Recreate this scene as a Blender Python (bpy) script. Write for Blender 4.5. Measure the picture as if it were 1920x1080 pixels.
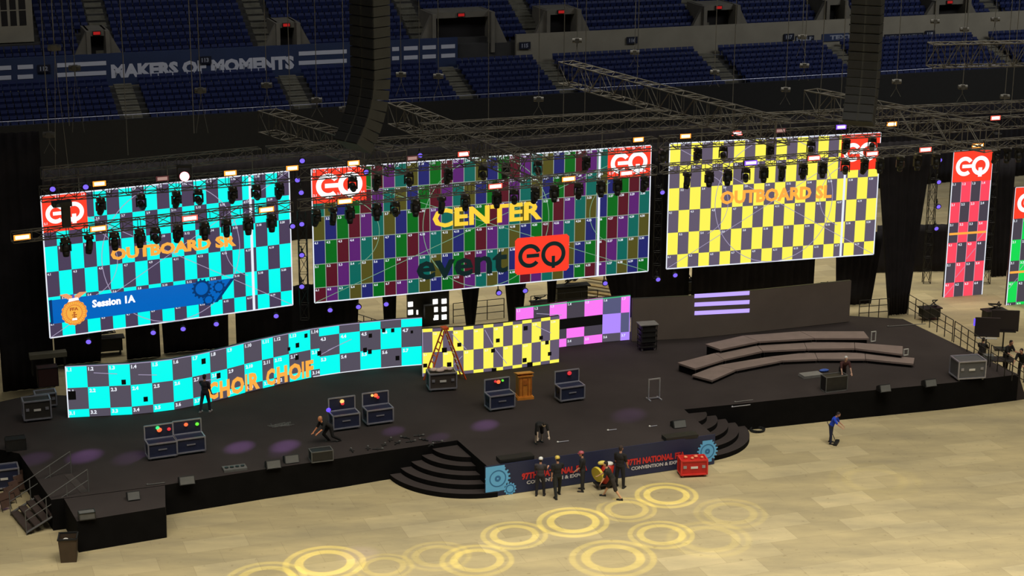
import bpy, math, random
from mathutils import Vector, Matrix
random.seed(7)
SC = bpy.context.scene
for o in list(bpy.data.objects): bpy.data.objects.remove(o)
COL = SC.collection
R = math.radians

# ------------------------------------------------------------ camera, world, lights, exposure
FPX, PITCH, ROLL, CAMZ = 3500.0, 0.2794, 0.0052, 29.4
FW = Vector((0, math.cos(PITCH), -math.sin(PITCH)))
_up = Vector((0, math.sin(PITCH), math.cos(PITCH))); _rt = Vector((1, 0, 0))
RT = _rt*math.cos(ROLL) + _up*math.sin(ROLL)
UP = _up*math.cos(ROLL) - _rt*math.sin(ROLL)
cam = bpy.data.cameras.new('camera'); camo = bpy.data.objects.new('camera', cam); COL.objects.link(camo)
m = Matrix.Identity(4)
for i in range(3):
    m[i][0] = RT[i]; m[i][1] = UP[i]; m[i][2] = -FW[i]
m[2][3] = CAMZ
camo.matrix_world = m
cam.sensor_width = 36; cam.lens = 36*FPX/1920; cam.clip_end = 600; cam.clip_start = .5
SC.camera = camo
SC.view_settings.view_transform = 'Standard'; SC.view_settings.look = 'None'
SC.view_settings.exposure = 0; SC.view_settings.gamma = 1; SC.view_settings.use_curve_mapping = False
w = bpy.data.worlds.new('arena_air'); SC.world = w; w.use_nodes = True
w.node_tree.nodes['Background'].inputs[0].default_value = (.55, .6, .7, 1)
w.node_tree.nodes['Background'].inputs[1].default_value = .045

def area(name, loc, tgt, sx, sy, power, col, spread=180):
    l = bpy.data.lights.new(name, 'AREA'); l.shape = 'RECTANGLE'; l.size = sx; l.size_y = sy
    l.energy = power; l.color = col; l.spread = R(spread)
    o = bpy.data.objects.new(name, l); COL.objects.link(o); o.location = loc
    o.rotation_euler = (Vector(tgt)-Vector(loc)).to_track_quat('-Z', 'Y').to_euler(); return o
area('house_light_bank', (20, 58, 52), (18, 66, 0), 46, 30, 7600, (1, .94, .80), 84)
area('house_light_bank', (8, 50, 35), (8, 52, 0), 76, 12, 9500, (1, .93, .78), 82)
area('house_light_bank', (4, 104, 52), (4, 106, 0), 70, 12, 6300, (1, .94, .80), 60)
area('stand_fill_light', (62, 120, 50), (46, 156, 5), 40, 12, 6000, (.9, .93, 1), 120)  # added fill lamp out of view, brightens the right stand
area('stand_fill_light', (-20, 106, 48), (-22, 140, 6), 40, 8, 1500, (.95, .96, 1), 90)  # added fill lamp out of view, lifts left seats and fascia lettering

# ------------------------------------------------------------ photo geometry helpers
def ray(px, py): return FW*FPX + RT*(px-960) + UP*(540-py)
def G(px, py, z=0.0):
    d = ray(px, py); t = (z-CAMZ)/d.z
    return Vector((d.x*t, d.y*t, z))
def PD(px, py, D):
    d = ray(px, py); t = D/d.y
    return Vector((d.x*t, D, CAMZ+d.z*t))
def prow(P):
    v = P-Vector((0, 0, CAMZ)); d = v.dot(FW); return 540-FPX*v.dot(UP)/d
def zat(P, py):                       # height above the floor at P's plan position seen in row py
    a, b = 0.0, 29.0
    for _ in range(40):
        m_ = (a+b)/2
        if prow(Vector((P[0], P[1], m_))) > py: a = m_
        else: b = m_
    return a

# ------------------------------------------------------------ materials
def lin(c):
    return tuple((v/255/12.92 if v/255 <= .04045 else ((v/255+.055)/1.055)**2.4) for v in c)
MATS = {}
def mat(name, rgb, rough=.6, metal=0, var=.0, scale=3.0, spec=.5):
    if name in MATS: return MATS[name]
    m = bpy.data.materials.new(name); m.use_nodes = True; nt = m.node_tree; b = nt.nodes['Principled BSDF']
    c = lin(rgb); b.inputs['Base Color'].default_value = (*c, 1)
    b.inputs['Roughness'].default_value = rough; b.inputs['Metallic'].default_value = metal
    b.inputs['Specular IOR Level'].default_value = spec
    if var > 0:
        tc = nt.nodes.new('ShaderNodeTexCoord'); n = nt.nodes.new('ShaderNodeTexNoise'); n.inputs['Scale'].default_value = scale
        n.inputs['Detail'].default_value = 5
        r = nt.nodes.new('ShaderNodeValToRGB')
        r.color_ramp.elements[0].position = .3; r.color_ramp.elements[1].position = .7
        r.color_ramp.elements[0].color = (*[v*(1-var) for v in c], 1); r.color_ramp.elements[1].color = (*[min(1, v*(1+var)) for v in c], 1)
        nt.links.new(tc.outputs['Object'], n.inputs['Vector']); nt.links.new(n.outputs['Fac'], r.inputs['Fac'])
        nt.links.new(r.outputs['Color'], b.inputs['Base Color'])
    MATS[name] = m; return m
def emi(name, rgb, s=1.0):
    if name in MATS: return MATS[name]
    m = bpy.data.materials.new(name); m.use_nodes = True; nt = m.node_tree; b = nt.nodes['Principled BSDF']
    b.inputs['Base Color'].default_value = (.01, .01, .01, 1); b.inputs['Roughness'].default_value = .5
    b.inputs['Emission Color'].default_value = (*lin(rgb), 1); b.inputs['Emission Strength'].default_value = s
    MATS[name] = m; return m
M_CARPET = mat('black_stage_carpet', (58, 52, 51), .95, 0, .14, .5, .1)
M_SKIRT = mat('black_stage_skirt', (17, 16, 16), .95, 0, .2, 2, .1)
M_DRAPE = mat('black_velour_drape', (44, 42, 46), .95, 0, .2, 1, .1)
M_BLACK = mat('matte_black', (28, 28, 28), .55, 0, .15, 5)
M_DARKSTEEL = mat('black_steel', (40, 39, 38), .5, .3, .2, 5)
M_ALU = mat('aluminium', (178, 178, 190), .45, .7, .1, 6)
M_TRUSS = mat('dark_truss_metal', (96, 92, 84), .6, .2, .35, 1.5)
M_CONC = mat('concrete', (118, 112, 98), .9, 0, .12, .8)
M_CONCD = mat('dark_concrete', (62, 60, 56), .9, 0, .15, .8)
M_SEAT = mat('navy_plastic_seat', (32, 42, 86), .5, 0, .15, 1)
M_GREYP = mat('grey_paint', (120, 118, 115), .7, 0, .1, 3)
M_NAVY = mat('navy_case_laminate', (34, 40, 66), .5, 0, .1, 3)
M_RUB = mat('rubber', (18, 18, 18), .8)
M_WHITE = mat('white_paint', (215, 212, 205), .6, 0, .05, 3)
M_CHAIN = mat('chain_steel', (120, 118, 112), .6, .2)
M_SKIN = mat('skin', (196, 140, 112), .6, 0, .06, 8)
M_HAIR = mat('dark_hair', (30, 22, 18), .7)

# ------------------------------------------------------------ mesh builder
class MB:
    def __init__(s): s.v = []; s.f = []; s.mi = []; s.m = []
    def _mi(s, m):
        if m is None: return 0
        if m not in s.m: s.m.append(m)
        return s.m.index(m)
    def add(s, vs, fs, m=None):
        b = len(s.v); s.v += [tuple(v) for v in vs]; k = s._mi(m)
        for f in fs: s.f.append(tuple(i+b for i in f)); s.mi.append(k)
        return s
    def box(s, c, size, rz=0, m=None, M=None):
        x, y, z = [a/2 for a in size]
        vs = [Vector(((i & 1)*2*x-x, ((i >> 1) & 1)*2*y-y, ((i >> 2) & 1)*2*z-z)) for i in range(8)]
        rot = (M if M is not None else Matrix.Rotation(rz, 3, 'Z'))
        vs = [rot @ v + Vector(c) for v in vs]
        return s.add(vs, [(0,2,3,1),(4,5,7,6),(0,1,5,4),(2,6,7,3),(0,4,6,2),(1,3,7,5)], m)
    def tube(s, p0, p1, r0, r1=None, n=6, m=None, cap=True):
        if r1 is None: r1 = r0
        p0, p1 = Vector(p0), Vector(p1); d = p1-p0
        if d.length < 1e-6: return s
        q = d.to_track_quat('Z', 'Y').to_matrix()
        vs = []
        for p, r in ((p0, r0), (p1, r1)):
            for i in range(n):
                a = 2*math.pi*i/n; vs.append(p + q @ Vector((r*math.cos(a), r*math.sin(a), 0)))
        fs = [(i, (i+1) % n, n+(i+1) % n, n+i) for i in range(n)]
        if cap: fs += [tuple(range(n-1, -1, -1)), tuple(range(n, 2*n))]
        return s.add(vs, fs, m)
    def path(s, pts, r, n=6, m=None):
        for a, b in zip(pts[:-1], pts[1:]): s.tube(a, b, r, n=n, m=m)
        return s
    def ell(s, c, rad, n=12, k=8, m=None, M=None):
        c = Vector(c); vs = []; 
        for j in range(1, k):
            t = math.pi*j/k
            for i in range(n):
                a = 2*math.pi*i/n
                v = Vector((rad[0]*math.sin(t)*math.cos(a), rad[1]*math.sin(t)*math.sin(a), rad[2]*math.cos(t)))
                vs.append(c + (M @ v if M is not None else v))
        a0 = Vector((0, 0, rad[2])); a1 = -a0
        vs.append(c + (M @ a0 if M is not None else a0)); vs.append(c + (M @ a1 if M is not None else a1))
        fs = []
        for j in range(k-2):
            for i in range(n):
                fs.append((j*n+i, (j+1)*n+i, (j+1)*n+(i+1) % n, j*n+(i+1) % n))
        T = len(vs)-2
        for i in range(n):
            fs.append((T, i, (i+1) % n)); fs.append((T+1, (k-2)*n+(i+1) % n, (k-2)*n+i))
        return s.add(vs, fs, m)
    def cap(s, p0, p1, r0, r1, n=10, m=None):      # tapered limb with round ends
        s.tube(p0, p1, r0, r1, n, m); s.ell(p0, (r0,)*3, n, 6, m); return s.ell(p1, (r1,)*3, n, 6, m)
    def prism(s, poly, z0, z1, m=None, mtop=None):
        n = len(poly); A = sum(poly[i][0]*poly[(i+1) % n][1]-poly[(i+1) % n][0]*poly[i][1] for i in range(n))
        if A < 0: poly = list(reversed(poly))
        vs = [(p[0], p[1], z0) for p in poly] + [(p[0], p[1], z1) for p in poly]
        s.add(vs, [tuple(range(n-1, -1, -1))] + [(i, (i+1) % n, n+(i+1) % n, n+i) for i in range(n)], m)
        return s.add([(p[0], p[1], z1) for p in poly], [tuple(range(n))], mtop or m)
    def build(s, name, mt=None, parent=None, smooth=False, loc=None, rz=0):
        me = bpy.data.meshes.new(name); me.from_pydata(s.v, [], s.f)
        if s.m:
            for x in s.m: me.materials.append(x)
            me.polygons.foreach_set('material_index', s.mi)
        elif mt: me.materials.append(mt)
        if smooth: me.polygons.foreach_set('use_smooth', [True]*len(me.polygons))
        me.update()
        o = bpy.data.objects.new(name, me); COL.objects.link(o)
        if parent: o.parent = parent
        if loc is not None: o.location = loc
        o.rotation_euler.z = rz
        return o
def tag(o, label=None, cat=None, group=None, kind=None):
    if label: o['label'] = label
    if cat: o['category'] = cat
    if group: o['group'] = group
    if kind: o['kind'] = kind
    return o
def thing(name, loc, rz, label, cat, group=None):
    o = bpy.data.objects.new(name, None); COL.objects.link(o); o.location = loc; o.rotation_euler = (0, 0, rz)
    o.empty_display_size = .2
    return tag(o, label, cat, group)
KIDS = {}
def copy_tree(o, parent=None):
    c = o.copy(); COL.objects.link(c)
    if parent: c.parent = parent
    for ch in [x for x in o.children]: copy_tree(ch, c)
    return c
def place(o, loc, rz=0, label=None, group=None, rx=None):
    o.location = loc; o.rotation_euler = (rx or 0, 0, rz)
    if label: o['label'] = label
    if group: o['group'] = group
    return o
class Pool:          # first use moves the prototype itself, later uses copy it
    def __init__(s, maker): s.maker = maker; s.o = None
    def get(s):
        if s.o is None: s.o = s.maker(); s.src = s.o; return s.o
        return copy_tree(s.src)

# ------------------------------------------------------------ lettering: glyph outlines cached once
_gc = {}
def glyphs(txt, bold=.0, font=None):
    key = (txt, bold)
    if key in _gc: return _gc[key]
    cu = bpy.data.curves.new('t', 'FONT'); cu.body = txt; cu.size = 1; cu.offset = bold; cu.resolution_u = 2
    ob = bpy.data.objects.new('t', cu); COL.objects.link(ob)
    dg = bpy.context.evaluated_depsgraph_get(); ev = ob.evaluated_get(dg)
    me = ev.to_mesh()
    vs = [tuple(v.co) for v in me.vertices]; fs = [tuple(p.vertices) for p in me.polygons]
    ev.to_mesh_clear(); bpy.data.objects.remove(ob); bpy.data.curves.remove(cu)
    if vs:
        x0 = min(v[0] for v in vs); x1 = max(v[0] for v in vs); y0 = min(v[1] for v in vs); y1 = max(v[1] for v in vs)
    else: x0 = y0 = 0; x1 = y1 = 1
    _gc[key] = (vs, fs, x0, x1, y0, y1); return _gc[key]

# ------------------------------------------------------------ a vertical surface with (u, v) metres, straight or curved in plan
class Surf:
    def __init__(s, pts, z0, h):
        s.p = [Vector((q[0], q[1], 0)) for q in pts]; s.z0 = z0; s.h = h
        s.L = [0]
        for a, b in zip(s.p[:-1], s.p[1:]): s.L.append(s.L[-1]+(b-a).length)
        s.W = s.L[-1]
    def seg(s, u):
        for i in range(len(s.p)-1):
            if u <= s.L[i+1] or i == len(s.p)-2:
                d = (s.p[i+1]-s.p[i]).normalized(); return s.p[i]+d*(u-s.L[i]), d
    def at(s, u, v, off=0.0):
        q, d = s.seg(u); n = Vector((d.y, -d.x, 0))
        return Vector((q.x+n.x*off, q.y+n.y*off, s.z0+v))
    def uv(s, px, py):               # photo pixel -> (u, v) on the first matching straight piece
        r = ray(px, py); best = None
        for i in range(len(s.p)-1):
            a = s.p[i]; d = (s.p[i+1]-a).normalized(); n = Vector((d.y, -d.x, 0))
            t = (a.dot(n))/(Vector((r.x, r.y, 0)).dot(n))
            q = Vector((r.x*t, r.y*t, 0)); u = (q-a).dot(d); v = CAMZ+r.z*t-s.z0
            ln = s.L[i+1]-s.L[i]
            pen = max(0, -u, u-ln)
            if best is None or pen < best[0]: best = (pen, s.L[i]+u, v)
        return best[1], best[2]
    def quads(s, mb, us, v0, v1, off, m):   # strip split at the given u values
        for a, b in zip(us[:-1], us[1:]):
            mb.add([s.at(a+1e-5, v0, off), s.at(b-1e-5, v0, off), s.at(b-1e-5, v1, off), s.at(a+1e-5, v1, off)], [(0, 1, 2, 3)], m)
    def poly(s, mb, uvs, off, m, fs=None):
        mb.add([s.at(u, v, off) for u, v in uvs], fs or [tuple(range(len(uvs)))], m)
    def line(s, mb, a, b, wd, off, m, n=1):
        dx, dy = b[0]-a[0], b[1]-a[1]; L = math.hypot(dx, dy) or 1; nx, ny = -dy/L*wd/2, dx/L*wd/2
        for i in range(n):
            p = (a[0]+dx*i/n, a[1]+dy*i/n); q = (a[0]+dx*(i+1)/n, a[1]+dy*(i+1)/n)
            s.poly(mb, [(p[0]-nx, p[1]-ny), (q[0]-nx, q[1]-ny), (q[0]+nx, q[1]+ny), (p[0]+nx, p[1]+ny)], off, m)
    def arc(s, mb, c, r, wd, a0, a1, off, m, n=40, ry=None):
        k = (ry or r)/r; pts = []
        for i in range(n+1):
            a = a0+(a1-a0)*i/n
            pts.append(((c[0]+(r-wd/2)*math.cos(a), c[1]+k*(r-wd/2)*math.sin(a)), (c[0]+(r+wd/2)*math.cos(a), c[1]+k*(r+wd/2)*math.sin(a))))
        for (p, q), (p2, q2) in zip(pts[:-1], pts[1:]):
            s.poly(mb, [p, q, q2, p2], off, m)
    def text(s, mb, txt, u0, v0, w_, h_, off, m, bold=.02, depth=0):
        vs, fs, x0, x1, y0, y1 = glyphs(txt, bold)
        mb.add([s.at(u0+(x-x0)/(x1-x0)*w_, v0+(y-y0)/(y1-y0)*h_, off) for x, y, _ in vs], fs, m)
    def text_h(s, mb, txt, u0, v0, h_, off, m, bold=.0):      # natural proportions
        vs, fs, x0, x1, y0, y1 = glyphs(txt, bold); k = h_/(y1-y0)
        mb.add([s.at(u0+(x-x0)*k, v0+(y-y0)*k, off) for x, y, _ in vs], fs, m)
    def text_px(s, mb, txt, bl, tr, off, m, bold=.02):        # bl, tr: photo pixels of the lettering's lower left and upper right
        a = s.uv(*bl); b = s.uv(*tr); s.text(mb, txt, a[0], a[1], b[0]-a[0], b[1]-a[1], off, m, bold)
def gear_pts(c, r, teeth, depth=.16, n=3):
    out = []
    for i in range(teeth):
        a = 2*math.pi*i/teeth; w_ = 2*math.pi/teeth
        for f, rr in ((0, r*(1-depth)), (.45, r*(1-depth)), (.55, r), (.9, r)):
            out.append((c[0]+rr*math.cos(a+f*w_), c[1]+rr*math.sin(a+f*w_)))
    return out
def gear(sf, mb, c, r, teeth, off, m, hole=.5):
    o_ = gear_pts(c, r, teeth); n = len(o_)
    i_ = [(c[0]+r*hole*math.cos(2*math.pi*k/n), c[1]+r*hole*math.sin(2*math.pi*k/n)) for k in range(n)]
    for k in range(n):
        sf.poly(mb, [i_[k], o_[k], o_[(k+1) % n], i_[(k+1) % n]], off, m)
def wpart(mb, name, mt, root, smooth=False):     # part given in world coordinates, root unrotated
    return mb.build(name, mt, root, smooth, loc=-root.location)

# ============================================================ FLOOR
def floor_mat():
    m = bpy.data.materials.new('pale_floor_decking'); m.use_nodes = True; nt = m.node_tree; b = nt.nodes['Principled BSDF']
    b.inputs['Roughness'].default_value = .75
    tc = nt.nodes.new('ShaderNodeTexCoord'); mp = nt.nodes.new('ShaderNodeMapping'); mp.inputs['Rotation'].default_value = (0, 0, -.33)
    br = nt.nodes.new('ShaderNodeTexBrick'); br.inputs['Scale'].default_value = 1
    br.inputs['Brick Width'].default_value = 2.4; br.inputs['Row Height'].default_value = 1.2; br.inputs['Mortar Size'].default_value = .006
    br.inputs['Color1'].default_value = (*lin((174, 160, 124)), 1); br.inputs['Color2'].default_value = (*lin((200, 185, 146)), 1)
    br.inputs['Mortar'].default_value = (*lin((150, 138, 106)), 1); br.inputs['Bias'].default_value = -.35
    n = nt.nodes.new('ShaderNodeTexNoise'); n.inputs['Scale'].default_value = .35; n.inputs['Detail'].default_value = 8; n.inputs['Roughness'].default_value = .65
    mp2 = nt.nodes.new('ShaderNodeMapping'); mp2.inputs['Rotation'].default_value = (0, 0, -.33); mp2.inputs['Scale'].default_value = (.5, 1.7, 1)
    r = nt.nodes.new('ShaderNodeValToRGB'); r.color_ramp.elements[0].position = .3; r.color_ramp.elements[1].position = .72
    r.color_ramp.elements[0].color = (.66, .67, .70, 1); r.color_ramp.elements[1].color = (1.14, 1.11, 1.03, 1)
    mx = nt.nodes.new('ShaderNodeMix'); mx.data_type = 'RGBA'; mx.blend_type = 'MULTIPLY'; mx.inputs[0].default_value = 1
    n2 = nt.nodes.new('ShaderNodeTexNoise'); n2.inputs['Scale'].default_value = 3.5; n2.inputs['Detail'].default_value = 6
    r2 = nt.nodes.new('ShaderNodeValToRGB'); r2.color_ramp.elements[0].position = .27; r2.color_ramp.elements[1].position = .36
    r2.color_ramp.elements[0].color = (.7, .68, .64, 1); r2.color_ramp.elements[1].color = (1, 1, 1, 1)
    mx2 = nt.nodes.new('ShaderNodeMix'); mx2.data_type = 'RGBA'; mx2.blend_type = 'MULTIPLY'; mx2.inputs[0].default_value = .8
    L = nt.links.new
    L(tc.outputs['Object'], mp.inputs['Vector']); L(mp.outputs[0], br.inputs['Vector'])
    L(tc.outputs['Object'], mp2.inputs['Vector']); L(mp2.outputs[0], n.inputs['Vector']); L(n.outputs['Fac'], r.inputs['Fac'])
    L(tc.outputs['Object'], n2.inputs['Vector']); L(n2.outputs['Fac'], r2.inputs['Fac'])
    L(br.outputs['Color'], mx.inputs[6]); L(r.outputs['Color'], mx.inputs[7]); L(mx.outputs[2], mx2.inputs[6]); L(r2.outputs['Color'], mx2.inputs[7])
    L(mx2.outputs[2], b.inputs['Base Color']); return m
mb = MB(); mb.box((0, 100, -.1), (190, 150, .2)); tag(mb.build('floor', floor_mat()), kind='structure')

# ============================================================ SEATING BOWL (structure and seats)
Z1 = 3.6
P0 = G(0, 256, Z1); P1 = G(1920, 141, Z1)
BE = (P1-P0).normalized(); BN = Vector((-BE.y, BE.x, 0)); BA = math.atan2(BE.y, BE.x); BL = (P1-P0).length
S0, S1 = -8.0, BL+10
def bp(s_, t_, z): return P0+BE*s_+BN*t_+Vector((0, 0, z-Z1))
def spx(px, z=Z1, t=0):            # bowl coordinate s seen in photo column px (row at height z, setback t)
    a, b = -30.0, BL+40
    for _ in range(40):
        m_ = (a+b)/2; v = bp(m_, t, z)-Vector((0, 0, CAMZ)); x = 960+FPX*v.dot(RT)/v.dot(FW)
        if x < px: a = m_
        else: b = m_
    return a
def bbox(mb, s0, s1, t0, t1, z0, z1, m=None):
    mb.box((bp((s0+s1)/2, (t0+t1)/2, (z0+z1)/2)), (s1-s0, t1-t0, z1-z0), BA, m)
NR1, NR2 = 8, 15
D1, H1 = .86, .27; D2, H2 = .84, .40
T2 = NR1*D1+.9; Z2 = Z1+NR1*H1+1.75       # upper block starts behind the fascia wall
aisles1 = [spx(p, Z1+1, 3) for p in (-40, 245, 560, 862, 1050, 1358, 1600, 1880)]
aisles2 = [spx(p, Z2+.8, T2+3) for p in (-60, 190, 490, 775, 985, 1300, 1560, 1840)]
mb = MB()
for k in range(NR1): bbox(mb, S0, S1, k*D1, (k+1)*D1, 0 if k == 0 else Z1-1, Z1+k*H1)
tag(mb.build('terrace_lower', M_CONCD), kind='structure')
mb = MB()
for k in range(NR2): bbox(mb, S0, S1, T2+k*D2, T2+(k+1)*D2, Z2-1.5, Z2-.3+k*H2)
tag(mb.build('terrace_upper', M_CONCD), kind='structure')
mb = MB()
for al, D_, H_, t0, z0, n in ((aisles1, D1, H1, 0, Z1, NR1), (aisles2, D2, H2, T2, Z2-.3, NR2)):
    for s_ in al:
        for k in range(n*2):
            bbox(mb, s_-.65, s_+.65, t0+k*D_/2, t0+(k+1)*D_/2, z0-.5, z0+k*H_/2+.05)
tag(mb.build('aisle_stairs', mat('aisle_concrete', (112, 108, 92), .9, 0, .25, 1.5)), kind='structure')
mb = MB(); bbox(mb, S0, S1, -.35, 0, 0, Z1+.75, M_BLACK); tag(mb.build('bowl_front_wall', M_BLACK), kind='structure')
mb = MB()
for k in range(60):
    s_ = S0+(S1-S0)*k/59; mb.tube(bp(s_, -.17, Z1+.7), bp(s_, -.17, Z1+1.05), .02, m=M_ALU)
mb.tube(bp(S0, -.17, Z1+1.05), bp(S1, -.17, Z1+1.05), .025, m=M_ALU)
tag(mb.build('bowl_front_rail', M_ALU), kind='structure')
# fascia wall between the two tiers: blue band on the left, bare pale wall on the right
ZF0, ZF1 = Z1+NR1*H1-.3, Z2+.35
TF = NR1*D1+.5
sa = spx(855, ZF1, TF); sb = spx(990, ZF1, TF)
sopen = (spx(858, Z2, TF), spx(968, Z2, TF))
M_FASC = mat('navy_fascia', (44, 58, 92), .7, 0, .08, 1)
M_PALE = mat('pale_fascia_wall', (150, 142, 122), .85, 0, .1, .6)
mb = MB(); bbox(mb, S0, sopen[0], TF, TF+.3, ZF0, ZF1, M_FASC); fo = tag(mb.build('fascia_wall_left', M_FASC), kind='structure')
mb = MB(); bbox(mb, sopen[1], S1, TF, TF+.3, ZF0, ZF1, M_PALE); tag(mb.build('fascia_wall_right', M_PALE), kind='structure')
FS = Surf([bp(S0, TF, 0), bp(S1, TF, 0)], ZF0, ZF1-ZF0)
M_LET = mat('pale_lettering', (215, 215, 222), .7)
FH = ZF1-ZF0
root = thing('fascia_sign', bp(spx(380, ZF1, TF), TF, ZF0), 0, 'long pale slab lettering MAKERS OF MOMENTS on the navy fascia, flanked by double stripes', 'sign')
mb = MB(); FS.text_px(mb, 'MAKERS OF MOMENTS', (209, 147), (551, 104), .03, M_LET, .06); wpart(mb, 'lettering', M_LET, root)
for (a, b) in ((-10, 21), (33, 62), (107, 199), (560, 650), (735, 748), (757, 783), (792, 817), (827, 853)):
    for f in (.42, .72):
        mb = MB(); u0 = spx(a, ZF0+FH*f, TF)-S0; u1 = spx(b, ZF0+FH*f, TF)-S0
        FS.line(mb, (u0, FH*f), (u1, FH*f), FH*.13, .03, M_LET)
        wpart(mb, 'stripe', M_LET, root)
M_SIGN = mat('sign_navy', (22, 26, 44), .6); M_TXT = mat('sign_white_text', (165, 168, 178), .6)
for nm, px, py in (('112', 82, 128), ('113', 384, 112), ('115', 983, 85), ('116', 1184, 75), ('117', 1478, 69), ('118', 1742, 63)):
    u, v = FS.uv(px, py)
    r_ = thing('section_sign', FS.at(u, v, .12), BA, {'112': 'small dark section sign 112 above the far left stripes of the fascia', '113': 'small dark section sign 113 above the lettering MAKERS OF MOMENTS', '115': 'dark section sign 115 at the left end of the pale wall', '116': 'dark section sign 116 on the pale wall behind blue seats', '117': 'dark section sign 117 beside the small HELP panel', '118': 'dark section sign 118 right of the HTA444 HELP panel'}[nm], 'sign', None)
    mb = MB(); mb.box((0, 0, 0), (.95, .08, .55), m=M_SIGN); mb.build('sign_board', M_SIGN, r_)
    mb = MB(); g = glyphs(nm, .04); k = .32/(g[5]-g[4]); w_ = (g[3]-g[2])*k
    mb.add([((x-g[2])*k-w_/2, -.05, (y-g[4])*k-.16) for x, y, _ in g[0]], g[1], M_TXT); mb.build('number', M_TXT, r_)
for txt, p0, p1, lab in (('TEXT', (1540, 78), (1600, 61), 'blue fascia panel reading TEXT beside the right speaker column'),
                         ('HTA444 HELP', (1657, 76), (1731, 61), 'narrow dark panel reading HTA444 HELP right of the tall speaker column'),
                         ('HELP', (1491, 79), (1526, 66), 'small dark panel reading HELP left of the blue TEXT panel')):
    a = FS.uv(*p0); b = FS.uv(*p1)
    r_ = thing('text_board', FS.at(a[0], a[1], 0), 0, lab, 'sign')
    mb = MB(); FS.poly(mb, [(a[0], a[1]), (b[0], a[1]), (b[0], b[1]), (a[0], b[1])], .10, None)
    q = [FS.at(a[0], a[1], .0), FS.at(b[0], b[1], .0)]; c = (q[0]+q[1])/2
    c = c+(FS.at(a[0],a[1],.05)-FS.at(a[0],a[1],0)); c.z = FS.at(0,(a[1]+b[1])/2).z; mb = MB(); mb.box(c, ((b[0]-a[0]), .05, b[1]-a[1]), BA, M_FASC if txt == 'TEXT' else M_SIGN); wpart(mb, 'panel', M_FASC, r_)
    mb = MB(); hh = (b[1]-a[1]); ww = b[0]-a[0]
    FS.text(mb, txt, a[0]+ww*(.25 if txt == 'TEXT' else .04), a[1]+hh*.2, ww*(.7 if txt == 'TEXT' else .92), hh*.6, .075, M_TXT, .05); wpart(mb, 'lettering', M_TXT, r_)

# portals (vomitories) cut into the upper block
M_EXIT = emi('exit_red', (190, 30, 28), .6)
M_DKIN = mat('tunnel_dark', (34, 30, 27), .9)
def portal(n, px, wpx, hrow, exit_=True):
    s0, s1 = spx(px-wpx/2, Z2+1, T2), spx(px+wpx/2, Z2+1, T2); z1 = Z2+hrow
    mb = MB()
    mb2 = MB()
    for s_ in (s0, s1):
        p = [bp(s_-.15, T2-.2, 0), bp(s_+.15, T2-.2, 0), bp(s_+.15, T2+3.2, 0), bp(s_-.15, T2+3.2, 0)]
        n0 = len(mb.v)
        zz = [z1*1.0, z1, z1, z1]
        mb.prism([(q.x, q.y) for q in p], Z2-1, z1, M_CONC)
    bbox(mb, s0, s1, T2+.6, T2+3.2, z1-.45, z1, M_CONC)
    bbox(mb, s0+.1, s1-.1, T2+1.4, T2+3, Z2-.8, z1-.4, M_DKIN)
    # side ramps of the portal, sloping with the rows
    for s_, d_ in ((s0, -1), (s1, 1)):
        a = bp(s_+d_*.15, T2+.1, Z2-.3); b = bp(s_+d_*1.3, T2+.1, Z2-.3); c = bp(s_+d_*.15, T2+.1, z1-.1)
        a2 = bp(s_+d_*.15, T2+.5, Z2-.3); b2 = bp(s_+d_*1.3, T2+.5, Z2-.3); c2 = bp(s_+d_*.15, T2+.5, z1-.1)
        mb.add([a, b, c, a2, b2, c2], [(0, 1, 2), (5, 4, 3), (0, 3, 4, 1), (1, 4, 5, 2), (0, 2, 5, 3)], M_CONC)
    tag(mb.build('door_%d' % n, M_CONC), kind='structure')
    if exit_:
        c = bp((s0+s1)/2, T2+.5, z1-.22)
        r_ = thing('exit_sign', c, BA, ['red exit sign over the portal behind the far left of the navy fascia', 'red exit sign over the portal above the end of the MOMENTS lettering',
            'red exit sign over the wide opening left of section sign 115', 'red exit sign over the portal right of section sign 115', 'red exit sign over the portal between section signs 116 and 117',
            '', 'red exit sign over the rightmost portal'][n-1], 'exit sign')
        mb = MB(); mb.box((0, 0, 0), (.62, .1, .3), m=M_BLACK); mb.build('housing', M_BLACK, r_)
        mb = MB(); mb.box((0, -.07, 0), (.5, .02, .22), m=M_EXIT); mb.build('lit_face', M_EXIT, r_)
portal(1, 184, 36, 2.0); portal(2, 540, 38, 2.0); portal(3, 868, 110, 2.2); portal(4, 1056, 58, 2.1); portal(5, 1352, 62, 1.9); portal(6, 1568, 34, 1.9, False); portal(7, 1786, 60, 1.5)
# pale boundary end wall of a suite at the far left top
mb = MB(); a = spx(-60, Z2+5, T2+4); b = spx(55, Z2+5, T2+4); t_ = T2+3
zb = zat(bp(b, t_, 0), 78)
bbox(mb, a, b, t_, t_+.4, zb, zb+8, M_PALE); tag(mb.build('wall_suite', M_PALE), kind='structure')
for k, (x0, x1) in enumerate(((0, 12), (17, 29), (34, 47))):
    s0, s1 = spx(x0, zb+3, t_), spx(x1, zb+3, t_)
    mb = MB(); bbox(mb, s0, s1, t_-.03, t_+.1, zb+1.25, zb+4.6, M_DKIN); bbox(mb, s0, s1, t_-.05, t_, zb+2.35, zb+2.42, M_PALE)
    tag(mb.build('window_%d' % (k+1), M_DKIN), kind='structure')

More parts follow.
